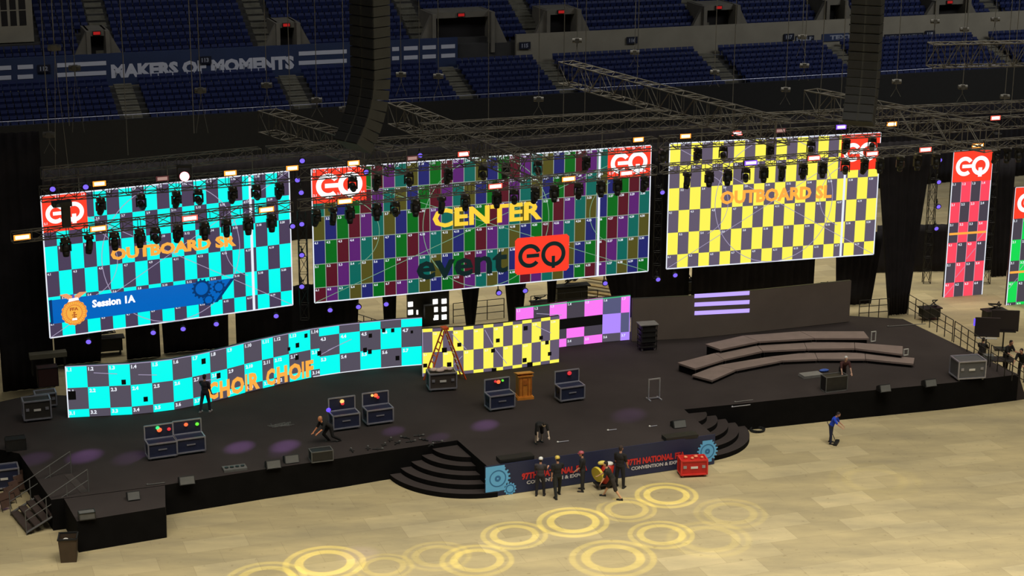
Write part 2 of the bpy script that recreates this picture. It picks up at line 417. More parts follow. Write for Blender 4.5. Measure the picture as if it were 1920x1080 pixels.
# seats: the nearest 300 as single seats, all others one object
def seat_mb(mb, o, ang):
    Mz = Matrix.Rotation(ang, 3, 'Z')
    def bx(c, sz, rx=0):
        mb.box(Vector(o)+Mz @ Vector(c), sz, M=Mz @ Matrix.Rotation(rx, 3, 'X'))
    bx((0, .16, .62), (.46, .05, .44), R(-10)); bx((0, .02, .52), (.44, .10, .30), R(14)); bx((0, .15, .2), (.08, .12, .4))
pos = []
for al, D_, H_, t0, z0, n in ((aisles1, D1, H1, 0, Z1, NR1), (aisles2, D2, H2, T2, Z2-.3, NR2)):
    for k in range(n):
        s_ = S0+1
        while s_ < S1-1:
            if all(abs(s_-a) > .95 for a in al):
                pos.append((s_, t0+(k+.62)*D_, z0+k*H_, t0 > 0, k))
            s_ += .54
prt = [(spx(184-24, Z2, T2), spx(184+24, Z2, T2)), (spx(540-24, Z2, T2), spx(540+24, Z2, T2)), (spx(804, Z2, T2), spx(932, Z2, T2)), (spx(1018, Z2, T2), spx(1094, Z2, T2)),
       (spx(1316, Z2, T2), spx(1390, Z2, T2)), (spx(1546, Z2, T2), spx(1590, Z2, T2)), (spx(1750, Z2, T2), spx(1822, Z2, T2))]
ss = spx(60, Z2+5, T2+4)
pos = [q for q in pos if not (q[3] and q[0] < ss and q[1] > T2+2.0)]
pos = [q for q in pos if not (q[3] and q[4] < 4 and any(a < q[0] < b for a, b in prt))]
def vis(q):
    v = bp(q[0], q[1], q[2])-Vector((0, 0, CAMZ)); x = 960+FPX*v.dot(RT)/v.dot(FW); y = 540-FPX*v.dot(UP)/v.dot(FW)
    return -10 < x < 1930 and y > -15
pos = [q for q in pos if vis(q)]
pos.sort(key=lambda q: (bp(q[0], q[1], q[2])-Vector((0, 0, CAMZ))).length)
mb = MB(); seat_mb(mb, (0, 0, 0), 0); s0_ = mb.build('stadium_seat', M_SEAT)
tag(s0_, 'folded navy stadium seat in the nearest rows of the lower stand', 'seat', 'stadium seats in the lower left stand')
for i, q in enumerate(pos[:300]):
    o = s0_ if i == 0 else s0_.copy()
    if i: COL.objects.link(o)
    o.location = bp(q[0], q[1], q[2]); o.rotation_euler.z = BA
mb = MB()
for q in pos[300:]: seat_mb(mb, bp(q[0], q[1], q[2]), BA)
tag(mb.build('stadium_seat_rows', M_SEAT), 'rows of navy stadium seats rising behind the stage across both tiers', 'seats', kind='stuff')

# ============================================================ STAGE
ZS = 1.3
def gp(l, z=0.0): return [tuple(G(x, y, z)[:2]) for x, y in l]
front = gp([(100, 995), (313, 966), (500, 935), (640, 914), (716, 901)])
brow = gp([(1405, 806), (1570, 788), (1780, 767), (1906, 751)])
back = [tuple(G(x, y, ZS)[:2]) for x, y in [(1693, 598), (1560, 590), (1180, 622), (1000, 640), (560, 690), (300, 745), (60, 740), (-120, 780)]]
lft = gp([(-120, 870), (40, 905)])
thr = gp([(858, 879), (915, 931), (1336, 869), (1281, 819)])
poly = front+thr+brow+back+lft
def tri_prism(mb, poly, z0, z1, m, mt):
    from mathutils.geometry import tessellate_polygon
    n = len(poly); A = sum(poly[i][0]*poly[(i+1) % n][1]-poly[(i+1) % n][0]*poly[i][1] for i in range(n))
    if A < 0: poly = poly[::-1]
    t = tessellate_polygon([[Vector((p[0], p[1], 0)) for p in poly]])
    top = [(p[0], p[1], z1) for p in poly]
    mb.add(top, [tuple(x) for x in t], mt)
    mb.add([(p[0], p[1], z0) for p in poly]+top, [(i, (i+1) % n, n+(i+1) % n, n+i) for i in range(n)], m)
mb = MB(); tri_prism(mb, poly, 0, ZS, M_SKIRT, M_CARPET)
st = mb.build('stage_deck'); tag(st, kind='structure')
bm_ = st.data
# box standing proud of the stage's front left corner
mb = MB(); mb.prism(gp([(148, 1036), (313, 1008), (312, 955), (120, 985)]), 0, ZS-.02, M_SKIRT, M_CARPET)
tag(mb.build('stage_wing_platform'), kind='structure')
# ramp skirt on the right edge
a, b = G(1693, 598, ZS), Vector((*brow[-1], ZS)); a0 = G(1700, 601, 0); b0 = G(1924, 748, 0)
mb = MB(); mb.add([a, b, (b.x, b.y, 0), b0, (a.x, a.y, 0), (a.x+.3, a.y, 0)], [(0, 5, 3, 1), (1, 3, 2), (0, 4, 5)], M_CARPET)
tag(mb.build('stage_ramp_right', M_CARPET), kind='structure')
# rounded steps either side of the thrust
def round_steps(nm, c, rad, ang0, ang1, n=5):
    mb = MB()
    for k in range(n):
        r_ = rad-.48*k; z = ZS*(k+1)/(n+1)
        pts = [(c[0]+r_*math.cos(ang0+(ang1-ang0)*i/40), c[1]+r_*math.sin(ang0+(ang1-ang0)*i/40)) for i in range(41)]
        mb.prism(pts+[(c[0], c[1])], 0, z, M_SKIRT, M_CARPET)
    tag(mb.build(nm), kind='structure')
round_steps('stage_steps_left', G(880, 874, 0), 3.65, R(100), R(290))
round_steps('stage_steps_right', G(1266, 818, 0), 3.3, R(-75), R(100))

# ============================================================ BACKSTAGE MASKING
def pleated(name, A, B, z0, z1, lab, z0b=None, taper=None, group=None, amp=.10, cat='drape', mt=None):
    A = Vector(A); B = Vector(B); L = (B-A).length; n = max(8, int(L/.12)); d = (B-A).normalized(); nn = Vector((d.y, -d.x, 0))
    c = (A+B)/2; vs = []; rows = 6
    for j in range(rows+1):
        f = j/rows
        for i in range(n+1):
            g = i/n
            w0 = taper[0]+(taper[1]-taper[0])*g if taper else g
            gg = g*f+(w0)*(1-f)
            p = A+d*(L*gg)+nn*(amp*math.sin(i*1.7)*(.5+.5*f)+.03*math.sin(i*.6))
            vs.append((p.x-c.x, p.y-c.y, z0+(z1-z0)*f-z0))
    m_ = len(vs); back_ = [(v[0]-nn.x*.03, v[1]-nn.y*.03, v[2]) for v in vs]
    fs = []
    for j in range(rows):
        for i in range(n):
            a = j*(n+1)+i; fs.append((a, a+1, a+n+2, a+n+1)); fs.append((m_+a, m_+a+n+1, m_+a+n+2, m_+a+1))
    for i in range(n): fs.append((i, m_+i, m_+i+1, i+1)); a = rows*(n+1)+i; fs.append((a, a+1, m_+a+1, m_+a))
    for j in range(rows):
        for i in (0, n): a = j*(n+1)+i; b = a+n+1; fs.append((a, b, m_+b, m_+a))
    mb = MB(); mb.add([(v[0], v[1], v[2]) for v in vs+back_], fs, mt or M_DRAPE)
    o = mb.build(name, mt or M_DRAPE, smooth=True, loc=(c.x, c.y, z0)); tag(o, lab, cat, group); return o
# ============================================================ LED SCREENS
CY, DKP, YE, GRP = emi('led_cyan', (0, 255, 243)), emi('led_dark_violet', (74, 62, 88), 1), emi('led_yellow', (255, 246, 88)), emi('led_dim_violet', (98, 88, 108))
LW, LWP = emi('led_line_white', (235, 240, 250)), emi('led_line_faint', (165, 155, 185))
RD, WH = emi('led_red', (255, 62, 40)), emi('led_white', (255, 255, 255), 1.2)
OR_, OY = emi('led_orange', (255, 176, 70)), emi('led_gold', (255, 212, 62))
RED2, GRN2 = emi('led_pinkred', (255, 72, 96)), emi('led_green', (0, 218, 82))
DKG = emi('led_dark_grey', (84, 78, 92)); DK2 = emi('led_darker_grey', (70, 64, 76))
PK, VI = emi('led_pink', (252, 122, 245)), emi('led_violet', (178, 140, 255))
BLU, NVY = emi('led_blue', (0, 100, 190)), emi('led_navy', (0, 52, 110))
SIX = [emi('led_maroon', (84, 18, 34)), emi('led_purple', (88, 32, 108)), emi('led_teal', (8, 98, 88)), emi('led_olive', (80, 76, 28)), emi('led_indigo', (32, 36, 104)), emi('led_darkgreen', (0, 100, 26))]
OFFM = mat('led_panel_off', (24, 23, 26), .5, 0, .1, 2)
def cells(sf, mb, ucuts, vcuts, fn, off=.0):      # vcuts from top down
    for j, (vt, vb) in enumerate(zip(vcuts[:-1], vcuts[1:])):
        for i, (a, b) in enumerate(zip(ucuts[:-1], ucuts[1:])):
            m_ = fn(i, j)
            if m_ is None: continue
            sub = [a]+[l for l in sf.L if a+.01 < l < b-.01]+[b]
            sf.quads(mb, sub, vb, vt, off, m_)
def cuts(n_or_pitch, W, start=0.0):
    out = [0.0]; x = start if start > 0 else n_or_pitch
    while x < W-.02: out.append(x); x += n_or_pitch
    return out+[W]
def cabinet(sf, root, depth=.16, v0=0, v1=None):
    if sf.z0 > 2:
        for f in (.15, .5, .85):
            q = sf.at(sf.W*f, sf.h, -.12); t = MB(); t.tube(q, q+Vector((0, 0, 1.05)), .03, n=5); wpart(t, 'hanging_cable', M_CHAIN, root)
    v1 = v1 or sf.h; mb = MB()
    us = sorted(set(sf.L))
    for a, b in zip(us[:-1], us[1:]):
        p = [sf.at(a+1e-4, 0, -.03), sf.at(b-1e-4, 0, -.03), sf.at(b-1e-4, 0, -.03-depth), sf.at(a+1e-4, 0, -.03-depth)]
        mb.prism([(q.x, q.y) for q in p], sf.z0+v0, sf.z0+v1, M_BLACK)
    return wpart(mb, 'cabinet', M_BLACK, root)
def eq_logo(sf, root, u0, v0, w_, h_, name='logo_tile', tile=RD, fgm=WH, off=.015):
    mb = MB(); sf.poly(mb, [(u0, v0), (u0+w_, v0), (u0+w_, v0+h_), (u0, v0+h_)], off, tile); t = wpart(mb, name, tile, root)
    t['label'] = 'red square with white rounded letters e and Q'
    mb = MB(); k = h_; cx, cy = u0+w_*.295, v0+h_*.5; r_ = min(h_*.29, w_*.18); wd = r_*.52
    sf.arc(mb, (cx, cy), r_, wd, R(35), R(310), off+.012, fgm, 30)
    sf.line(mb, (cx-r_*.35, cy), (cx+r_*1.15, cy), wd*.85, off+.014, fgm)
    cx2 = u0+w_*.70
    sf.arc(mb, (cx2, cy), r_, wd, 0, 2*math.pi, off+.013, fgm, 36)
    sf.line(mb, (cx2, cy-r_*.25), (cx2, cy-r_*1.45), wd, off+.016, fgm)
    g = wpart(mb, 'letters', fgm, t); g.location = (0, 0, 0)
def testlines(sf, mb, barpx, cols=None, col=LWP):
    W, h = sf.W, sf.h
    sf.arc(mb, (W/2, h/2), h/2, .035, 0, 2*math.pi, .012, col, 60)
    sf.arc(mb, (h*.25, h*.5), h/4, .03, R(-70), R(70), .012, col, 24); sf.arc(mb, (W-h*.25, h*.5), h/4, .03, R(110), R(250), .012, col, 24)
    sf.line(mb, (0, 0), (W, h), .03, .012, col); sf.line(mb, (0, h), (W, 0), .03, .012, col)
    if barpx:
        u = sf.uv(*barpx)[0]; sf.line(mb, (u, 0), (u, h), .13, .014, LW)
def gridlines(sf, mb, us, vs, wd, m_, bord=True):
    for u in us: sf.line(mb, (u, 0), (u, sf.h), wd, .008, m_)
    for v in vs: sf.line(mb, (0, v), (sf.W, v), wd, .009, m_)
    if bord:
        for a, b in (((0, 0), (sf.W, 0)), ((0, sf.h), (sf.W, sf.h)), ((0, 0), (0, sf.h)), ((sf.W, 0), (sf.W, sf.h))): sf.line(mb, a, b, .06, .011, LW)
def numbers(sf, mb, us, vs, h_, m_, cond=None, every=1):
    for j, v in enumerate(vs[:-1]):
        for i, u in enumerate(us[:-1]):
            if cond and not cond(i, j): continue
            sf.text_h(mb, '%d.%d' % (j+1, i+1), u+.06, v-h_-.05, h_, .02, m_, .03)
HT = 6.74
def straight(x, y, a, W, z0, h): return Surf([(x, y), (x+W*math.cos(a), y+W*math.sin(a))], z0, h)
ZB = CAMZ-26.21
SR = straight(-21.412, 82.55, .4854, 12, ZB, HT)
CE = straight(-9.755, 88.52, .3511, 18, ZB, HT)
SL = straight(8.152, 95.18, .2732, 12, ZB, HT)
vr = [HT-1.198*k for k in range(6)]+[0.0]
# ---- left screen
root = thing('led_screen', SR.at(6, 0), 0, 'left hanging LED screen in a cyan and dark checkerboard reading OUTBOARD SR', 'LED screen')
cabinet(SR, root); us = cuts(.6, 12)
mb = MB(); cells(SR, mb, us, vr, lambda i, j: CY if (i+j) % 2 == 0 else DKP)
gridlines(SR, mb, [], [], .02, LWP); numbers(SR, mb, us, vr, .11, LW, lambda i, j: (i+j) % 2 == 1)
testlines(SR, mb, (475, 540)); wpart(mb, 'display', CY, root)
b = SR.uv(160, 431); eq_logo(SR, root, .02, HT-1.72, 2.06, 1.70)
mb = MB(); SR.text_px(mb, 'OUTBOARD SR', (208, 489), (442, 439), .02, OR_, .055); wpart(mb, 'title_lettering', OR_, root)
bt = [SR.uv(*p) for p in ((95, 563), (440, 521), (408, 566), (100, 607))]
mb = MB(); SR.poly(mb, [bt[3], bt[2], bt[1], bt[0]], .022, BLU); bn = wpart(mb, 'caption_banner', BLU, root)
def sub_part(fn, nm, m_, par_):
    mb = MB(); fn(mb); wpart(mb, nm, m_, par_).location = (0, 0, 0)
dk = [SR.uv(*p) for p in ((91, 563), (97, 562), (100, 607), (95, 608))]; sub_part(lambda mb: SR.poly(mb, [dk[3], dk[2], dk[1], dk[0]], .023, NVY), 'banner_edge', NVY, bn)
sl = [SR.uv(*p) for p in ((432, 523), (440, 521), (408, 566), (402, 567))]; sub_part(lambda mb: SR.poly(mb, [sl[3], sl[2], sl[1], sl[0]], .023, NVY), 'banner_edge', NVY, bn)
for (px, py, r_, t_) in ((378, 541, .5, 14), (410, 538, .32, 10), (391, 562, .3, 10)):
    sub_part(lambda mb: gear(SR, mb, SR.uv(px, py), r_, t_, .024, NVY, .62), 'gear_print', NVY, bn)
mb = MB(); SR.text_px(mb, 'Session 1A', (173, 577), (253, 552), .026, WH, .045); wpart(mb, 'caption_lettering', WH, bn).location = (0, 0, 0)
# round corn coloured emblem with an eagle on top
ec = SR.uv(139, 586); er = .60
EM1, EM2, EM3, EM4 = emi('emblem_gold', (250, 180, 70)), emi('emblem_orange', (232, 134, 60)), emi('emblem_brown', (180, 92, 40)), emi('emblem_peach', (238, 160, 110))
mb = MB(); SR.poly(mb, [(ec[0]+er*(1+.03*math.cos(a*16))*math.cos(a), ec[1]+er*(1+.03*math.cos(a*16))*math.sin(a)) for a in [2*math.pi*i/96 for i in range(96)]], .03, EM1)
em = wpart(mb, 'round_emblem', EM1, root)
mb = MB(); SR.arc(mb, ec, er*.93, .05, 0, 2*math.pi, .032, EM2, 40); SR.arc(mb, ec, er*.62, .04, 0, 2*math.pi, .032, EM2, 32)
for i in range(30):
    a = 2*math.pi*i/30; SR.line(mb, (ec[0]+er*.66*math.cos(a), ec[1]+er*.66*math.sin(a)), (ec[0]+er*.9*math.cos(a), ec[1]+er*.9*math.sin(a)), .02, .032, EM2)
SR.text(mb, 'FFA', ec[0]-.2, ec[1]+.1, .4, .16, .034, EM3, .05)
for q in (((-.12, -.1), (.12, -.1)), ((-.1, -.2), (.1, -.2)), ((-.06, 0), (.06, 0)), ((0, -.3), (0, .05))):
    SR.line(mb, (ec[0]+q[0][0], ec[1]+q[0][1]), (ec[0]+q[1][0], ec[1]+q[1][1]), .05, .034, EM3)
SR.poly(mb, [(ec[0]-.12, ec[1]-.36), (ec[0]+.12, ec[1]-.36), (ec[0]+.1, ec[1]-.26), (ec[0]-.1, ec[1]-.26)], .035, WH)
wpart(mb, 'emblem_detail', EM3, em).location = (0, 0, 0)
mb = MB()
for s_ in (-1, 1):
    SR.poly(mb, [(ec[0], ec[1]+er+.06), (ec[0]+s_*.22, ec[1]+er+.05), (ec[0]+s_*.5, ec[1]+er+.24), (ec[0]+s_*.66, ec[1]+er+.34), (ec[0]+s_*.3, ec[1]+er+.36), (ec[0]+s_*.06, ec[1]+er+.22)], .032, EM4)
SR.poly(mb, [(ec[0]-.26, ec[1]+er-.06), (ec[0]+.26, ec[1]+er+.0), (ec[0]+.2, ec[1]+er+.12), (ec[0]-.2, ec[1]+er+.1)], .034, WH)
SR.poly(mb, [(ec[0]-.07, ec[1]+er), (ec[0]+.07, ec[1]+er), (ec[0]+.05, ec[1]+er+.3), (ec[0]-.05, ec[1]+er+.3)], .033, emi('emblem_blue', (90, 90, 190)))
wpart(mb, 'eagle', EM4, em).location = (0, 0, 0)
# ---- centre screen
root = thing('led_screen', CE.at(9, 0), 0, 'wide centre LED screen of dark multicoloured columns reading CENTER', 'LED screen')
cabinet(CE, root); us = cuts(.6, 18)
mb = MB(); cells(CE, mb, us, vr, lambda i, j: SIX[(i+j-5) % 6])
gridlines(CE, mb, us, vr, .035, emi('led_line_grey', (150, 165, 150))); numbers(CE, mb, us, vr, .12, LW)
testlines(CE, mb, (1122, 420), col=emi('led_line_green', (120, 160, 130))); wpart(mb, 'display', CY, root)
eq_logo(CE, root, .02, HT-1.72, 2.72, 1.70); eq_logo(CE, root, 18-2.42, HT-1.62, 2.4, 1.6)
mb = MB(); CE.text_px(mb, 'CENTER', (811, 428), (1016, 376), .03, OY, .035); wpart(mb, 'title_lettering', OY, root)
EVD = emi('led_event_dark', (10, 34, 34))
mb = MB(); CE.text_px(mb, 'event', (781, 526), (952, 468), .03, EVD, .025); lg = wpart(mb, 'event_lettering', EVD, root)
a = CE.uv(965, 516); b = CE.uv(1067, 438)
# tile with the letters cut dark into it
mb = MB(); u0, v0, u1, v1 = a[0], a[1], b[0], b[1]; rr = .14
CE.poly(mb, [(u0+rr, v0), (u1-rr, v0), (u1, v0+rr), (u1, v1-rr), (u1-rr, v1), (u0+rr, v1), (u0, v1-rr), (u0, v0+rr)], .028, RD)
tl = wpart(mb, 'logo_tile', RD, root); mb = MB(); tl['label'] = 'red rounded tile with the dark letters e and Q'
mc = ((u0+u1)/2, (v0+v1)/2-.02); r_ = .52
CE.arc(mb, (mc[0]-.68, mc[1]), r_, .22, R(20), R(320), .032, EVD, 30); CE.line(mb, (mc[0]-.85, mc[1]), (mc[0]-.16, mc[1]), .2, .034, EVD)
CE.arc(mb, (mc[0]+.62, mc[1]), r_+.04, .22, 0, 2*math.pi, .033, EVD, 36); CE.line(mb, (mc[0]+.62, mc[1]-.1), (mc[0]+.62, mc[1]-.75), .18, .035, EVD)
wpart(mb, 'letters', EVD, tl).location = (0, 0, 0)
# ---- right screen
root = thing('led_screen', SL.at(6, 0), 0, 'right hanging LED screen in a yellow and grey checkerboard reading OUTBOARD SL', 'LED screen')
cabinet(SL, root); us = cuts(.6, 12)
mb = MB(); cells(SL, mb, us, vr, lambda i, j: YE if (i+j) % 2 == 0 else GRP)
gridlines(SL, mb, [], [], .02, LWP); numbers(SL, mb, us, vr, .11, LW, lambda i, j: (i+j) % 2 == 1); testlines(SL, mb, (1580, 400)); wpart(mb, 'display', YE, root)
eq_logo(SL, root, 12-2.27, HT-1.97, 2.25, 1.95)
mb = MB(); SL.text_px(mb, 'OUTBOARD SL', (1350, 384), (1560, 346), .02, OR_, .045); wpart(mb, 'title_lettering', OR_, root)
# ---- tall columns at the far right
ZC = CAMZ-32.767+0; 
RC = None
a_ = .2779
def tall(px_t, px_b, W, D0, mats, lab, cx, rows):
    # hanging column, top left pixel px_t, bottom left pixel px_b, at forward distance D0
    A = PD(px_b[0], px_b[1], D0); h = zat(A, px_t[1])-A.z
    sf = straight(A.x, A.y, a_, W, A.z, h)
    root = thing('led_column', sf.at(W/2, 0), 0, lab, 'LED screen'); cabinet(sf, root, .16)
    us = [W*k/4 for k in range(5)]; vv = [h]; top = h-rows[0]; vv = [h, top]; v = top
    while v-rows[1] > .05: v -= rows[1]; vv.append(v)
    vv.append(0)
    mb = MB(); cells(sf, mb, us, vv[1:], lambda i, j: mats[0] if (i+j) % 2 == 1 else mats[1])
    gridlines(sf, mb, us[1:-1], [], .03, emi('led_line_pinkish', (225, 160, 180)) if mats[0] == RED2 else LWP)
    numbers(sf, mb, us, vv[1:], .14, LW)
    dm = mb; eq_logo(sf, root, 0, top, W, rows[0])
    mb = MB(); vm = top-rows[1]*2.55; sf.line(mb, (0.05, vm), (W-.05, vm+.0), .13, .02, OR_); wpart(mb, 'title_strip', OR_, root)
    for k in range(4): sf.line(dm, (us[k]+.05, rows[1]*(1+k*.9)), (us[k+1]-.05, rows[1]*(1.5+k*.9)), .03, .02, LWP)
    wpart(dm, 'display', LWP, root); return sf
RC = tall((1786, 284), (1767, 592), 2.4, 101.0, (RED2, DK2), 'tall narrow red and grey checkered LED column right of the yellow screen', 0, (1.75, 1.16))
GC = tall((1902, 352), (1886, 581), 2.4, 99.5, (GRN2, DK2), 'green and grey checkered LED column cut off by the right edge', 0, (1.75, 1.2))
for sf_ in (RC, GC): pass
# ---- low walls on the stage: cyan choir wall
base = [(128, 783), (168, 781), (208, 779), (248, 777), (288, 773), (327, 768), (363, 761), (397, 753), (428, 745), (460, 736), (493, 728), (540, 717), (587, 707), (640, 699), (690, 693), (740, 688), (792, 684)]
pts = [G(x, y, ZS+.02) for x, y in base]
CH = Surf(pts, ZS+.02, 2.45)
CH.h = zat(pts[0], 687)-CH.z0
hc = CH.h
def cu(sf, px, py): return sf.uv(px, py)[0]
u1 = CH.L[12]+.35
root = thing('led_wall', CH.at(CH.W/2, 0), 0, 'long curving low LED wall of cyan and grey squares reading CHOIR CHOIR', 'LED wall')
cabinet(CH, root, .14)
usA = CH.L[:11]+[CH.L[10]+ (CH.L[11]-CH.L[10])*.45, CH.L[11]+.1, CH.L[12]-.1, u1]
usB = [u1+ (CH.W-u1)*k/5.0 for k in range(6)]
s1 = 1.0
vA = [hc, hc-1.0, hc-2.0, 0]; vB = [hc, hc-.42, hc-1.42, 0]
mb = MB(); cells(CH, mb, usA, vA, lambda i, j: CY if (i+j) % 2 == 0 else DKG); cells(CH, mb, usB, vB, lambda i, j: CY if (i+j) % 2 == 0 else DKG)
for j, v in enumerate(vA[:-1]):
    for i, u in enumerate(usA[:-1]): CH.text_h(mb, '%d.%d' % (j+1, i+1), u+.06, v-.24, .17, .02, LW, .04)
for j, v in enumerate(vB[1:-1]):
    for i, u in enumerate(usB[:-1]): CH.text_h(mb, '%d.%d' % (j+4, i+3), u+.06, v-.24, .17, .02, LW, .04)
for k in range(1, len(CH.L)):
    CH.line(mb, (CH.L[k-1], hc-.01), (CH.L[k], hc-.01), .04, .012, LWP); 
    if k > 12: CH.line(mb, (CH.L[k-1], .02), (CH.L[k], .02), .04, .012, LW)
CH.line(mb, (.02, 0), (.02, hc), .05, .012, LW)
for (u, v, u2, v2) in ((1.2, hc-.35, 2.2, hc-.45), (3.1, hc-.55, 3.9, hc-.65), (6.2, hc-1.3, 6.9, hc-1.36), (12.2, 1.0, 13, 1.3), (u1+.4, 1.2, u1+1.6, 1.6)):
    CH.line(mb, (u, v), (u2, v2), .03, .013, LWP)
# two words following the curve
chd = mb; mb = MB()
def word(sf, mb, txt, pxs, h_, m_, off=.03, bold=.05):
    for ch, (x0, y0, x1) in zip(txt, pxs):
        u0 = sf.uv(x0, y0)[0]; u2 = sf.uv(x1, y0)[0]; v0 = sf.uv(x0, y0)[1]
        sf.text(mb, ch, u0, max(.05, v0), u2-u0, h_, off, m_, bold)
word(CH, mb, 'CHOIR', [(390, 751, 409), (412, 747, 431), (433, 742, 458), (460, 737, 464), (467, 734, 487)], .82, OR_)
word(CH, mb, 'CHOIF', [(499, 726, 516), (519, 721, 539), (541, 718, 565), (566, 711, 570), (573, 709, 588)], .82, OR_)
wpart(mb, 'title_lettering', OR_, root)
# dead or covered squares
mb = chd; random.seed(3)
for (px, py, w_) in ((232, 716, 8), (273, 748, 8), (381, 677, 9), (409, 704, 9), (557, 647, 8), (598, 662, 8), (135, 741, 14), (573, 629, 7), (541, 654, 6), (649, 714, 6), (694, 629, 7), (684, 656, 8), (693, 659, 8), (719, 619, 7), (736, 619, 7), (745, 671, 8), (772, 622, 5), (478, 640, 8), (556, 670, 8)):
    u, v = CH.uv(px, py); w2 = w_/42/2
    if 0 < v < hc-.1: CH.poly(mb, [(u-w2, v-w2*1.2), (u+w2, v-w2*1.2), (u+w2, v+w2*1.2), (u-w2, v+w2*1.2)], .035, OFFM)
wpart(mb, 'display', OFFM, root)
# ---- yellow wall
yb = [(792, 706), (873, 701), (940, 694), (1000, 686), (1048, 679)]
yp = [G(x, y, ZS+.02) for x, y in yb]; YW = Surf(yp, ZS+.02, 1); hy = YW.h = zat(yp[0], 617)-YW.z0
root = thing('led_wall', YW.at(YW.W/2, 0), 0, 'low LED wall of tall yellow and grey cells behind the orange ladder', 'LED wall')
cabinet(YW, root, .14); us = [YW.W*k/14 for k in range(15)]
vy = [hy, hy-.16, hy-.16-(hy-.32)/2, .16, 0]
def yf(i, j): return YE if ((i+j) % 2 == 0) else DKG
mb = MB(); cells(YW, mb, us, vy, lambda i, j: YE if (i+j) % 2 == 0 else GRP)
numbers(YW, mb, us, vy[1:4], .10, LW, lambda i, j: (i+j) % 2 == 1)
for a, b in (((.02, 0), (.02, hy)), ((1.4, hy-.3), (2.1, 1.2)), ((3.0, hy-.25), (3.4, 1.3)), ((3.5, 1.1), (4.1, .3)), ((5.6, hy-.35), (6.4, hy-.8)), ((1.5, .5), (1.9, .9))):
    YW.line(mb, a, b, .03, .012, LWP)
for (px, py, w_) in ((861, 646, 8), (933, 638, 8), (924, 657, 8), (842, 683, 9), (1014, 633, 8), (1030, 663, 8), (983, 675, 9), (1025, 642, 8), (985, 615, 9), (926, 694, 10), (797, 685, 8), (833, 656, 10), (993, 684, 12)):
    u, v = YW.uv(px, py); w2 = w_/42/2
    YW.poly(mb, [(u-w2, v-w2), (u+w2, v-w2), (u+w2, v+w2), (u-w2, v+w2)], .035, OFFM)
wpart(mb, 'display', OFFM, root)
# ---- pink wall
pb = [(967, 663), (1050, 651), (1125, 642), (1180, 637)]
pp = [G(x, y, ZS+.02) for x, y in pb]; PW = Surf(pp, ZS+.02, 1); hp = PW.h = zat(pp[-1], 554)-PW.z0
root = thing('led_wall', PW.at(PW.W/2, 0), 0, 'low LED wall of pink, violet and grey squares behind the yellow one', 'LED wall')
cabinet(PW, root, .14)
us = [0]+[PW.uv(px, 640)[0] for px in (1000, 1030, 1062, 1095, 1129, 1163)]+[PW.W]
vp = [hp, hp-.82, hp-.82-.45, hp-.82-.9, .0+.38, 0]; vp = [hp, hp-.86, hp-1.38, .42, 0]
tab = {(0,0):PK,(2,0):PK,(4,0):PK,(5,0):emi('led_slate',(86,88,124)),(6,0):PK,(1,1):DK2,(2,1):OFFM,(3,1):OFFM,(4,1):OFFM,(5,1):VI,(6,1):emi('led_slate',(86,88,124)),(2,2):DK2,(3,2):PK,(5,2):VI,(6,2):emi('led_slate',(86,88,124)),
       (2,3):PK,(3,3):DKG,(4,3):PK,(5,3):DKG,(6,3):VI}
mb = MB(); cells(PW, mb, us, vp, lambda i, j: tab.get((i, j), DK2)); PW.line(mb, (0, hp), (PW.W, hp), .05, .012, emi('led_trim_green', (60, 190, 120))); PW.line(mb, (PW.W-.02, 0), (PW.W-.02, hp), .04, .012, VI); 
PW.line(mb, (1.1, hp-.4), (2.5, hp-.65), .03, .014, LWP)
for i, u in enumerate(us[:-1]):
    PW.text_h(mb, '1.%d' % (i+1), u+.05, hp-.2, .13, .02, LW, .03)
    if i > 1: PW.text_h(mb, '3.%d' % (i+1), u+.05, .2, .13, .02, LW, .03)
wpart(mb, 'display', LW, root)
# ---- unlit grey wall with three lit strips, behind the choir risers
gb = [(1184, 640), (1300, 634), (1420, 622), (1592, 603)]
gpnt = [G(x, y, ZS+.02) for x, y in gb]; GW = Surf(gpnt, ZS+.02, 1); GW.h = zat(gpnt[-1], 526)-GW.z0
root = thing('led_wall', GW.at(GW.W/2, 0), 0, 'large unlit brownish grey LED wall behind the curved risers', 'LED wall')
cabinet(GW, root, .14); mb = MB()
MG = mat('unlit_led_grey', (112, 100, 92), .8, 0, .12, .5)
usg = GW.L; cells(GW, mb, usg, [GW.h, 0], lambda i, j: MG); wpart(mb, 'display', MG, root)
LST = emi('led_strip_lilac', (190, 165, 255), 1.1)
for k, (yl, yr) in enumerate(((555, 549), (571, 566), (587, 582))):
    a = GW.uv(1302, yl); b = GW.uv(1405, yr); mb = MB()
    n = 10
    for i in range(n):
        f, g = i/n, (i+1)/n
        GW.line(mb, (a[0]+(b[0]-a[0])*f, a[1]+(b[1]-a[1])*f), (a[0]+(b[0]-a[0])*g, a[1]+(b[1]-a[1])*g), .21, .02, LST)
    o = wpart(mb, 'lit_module_row', LST, root); o['label'] = 'glowing lilac strip'
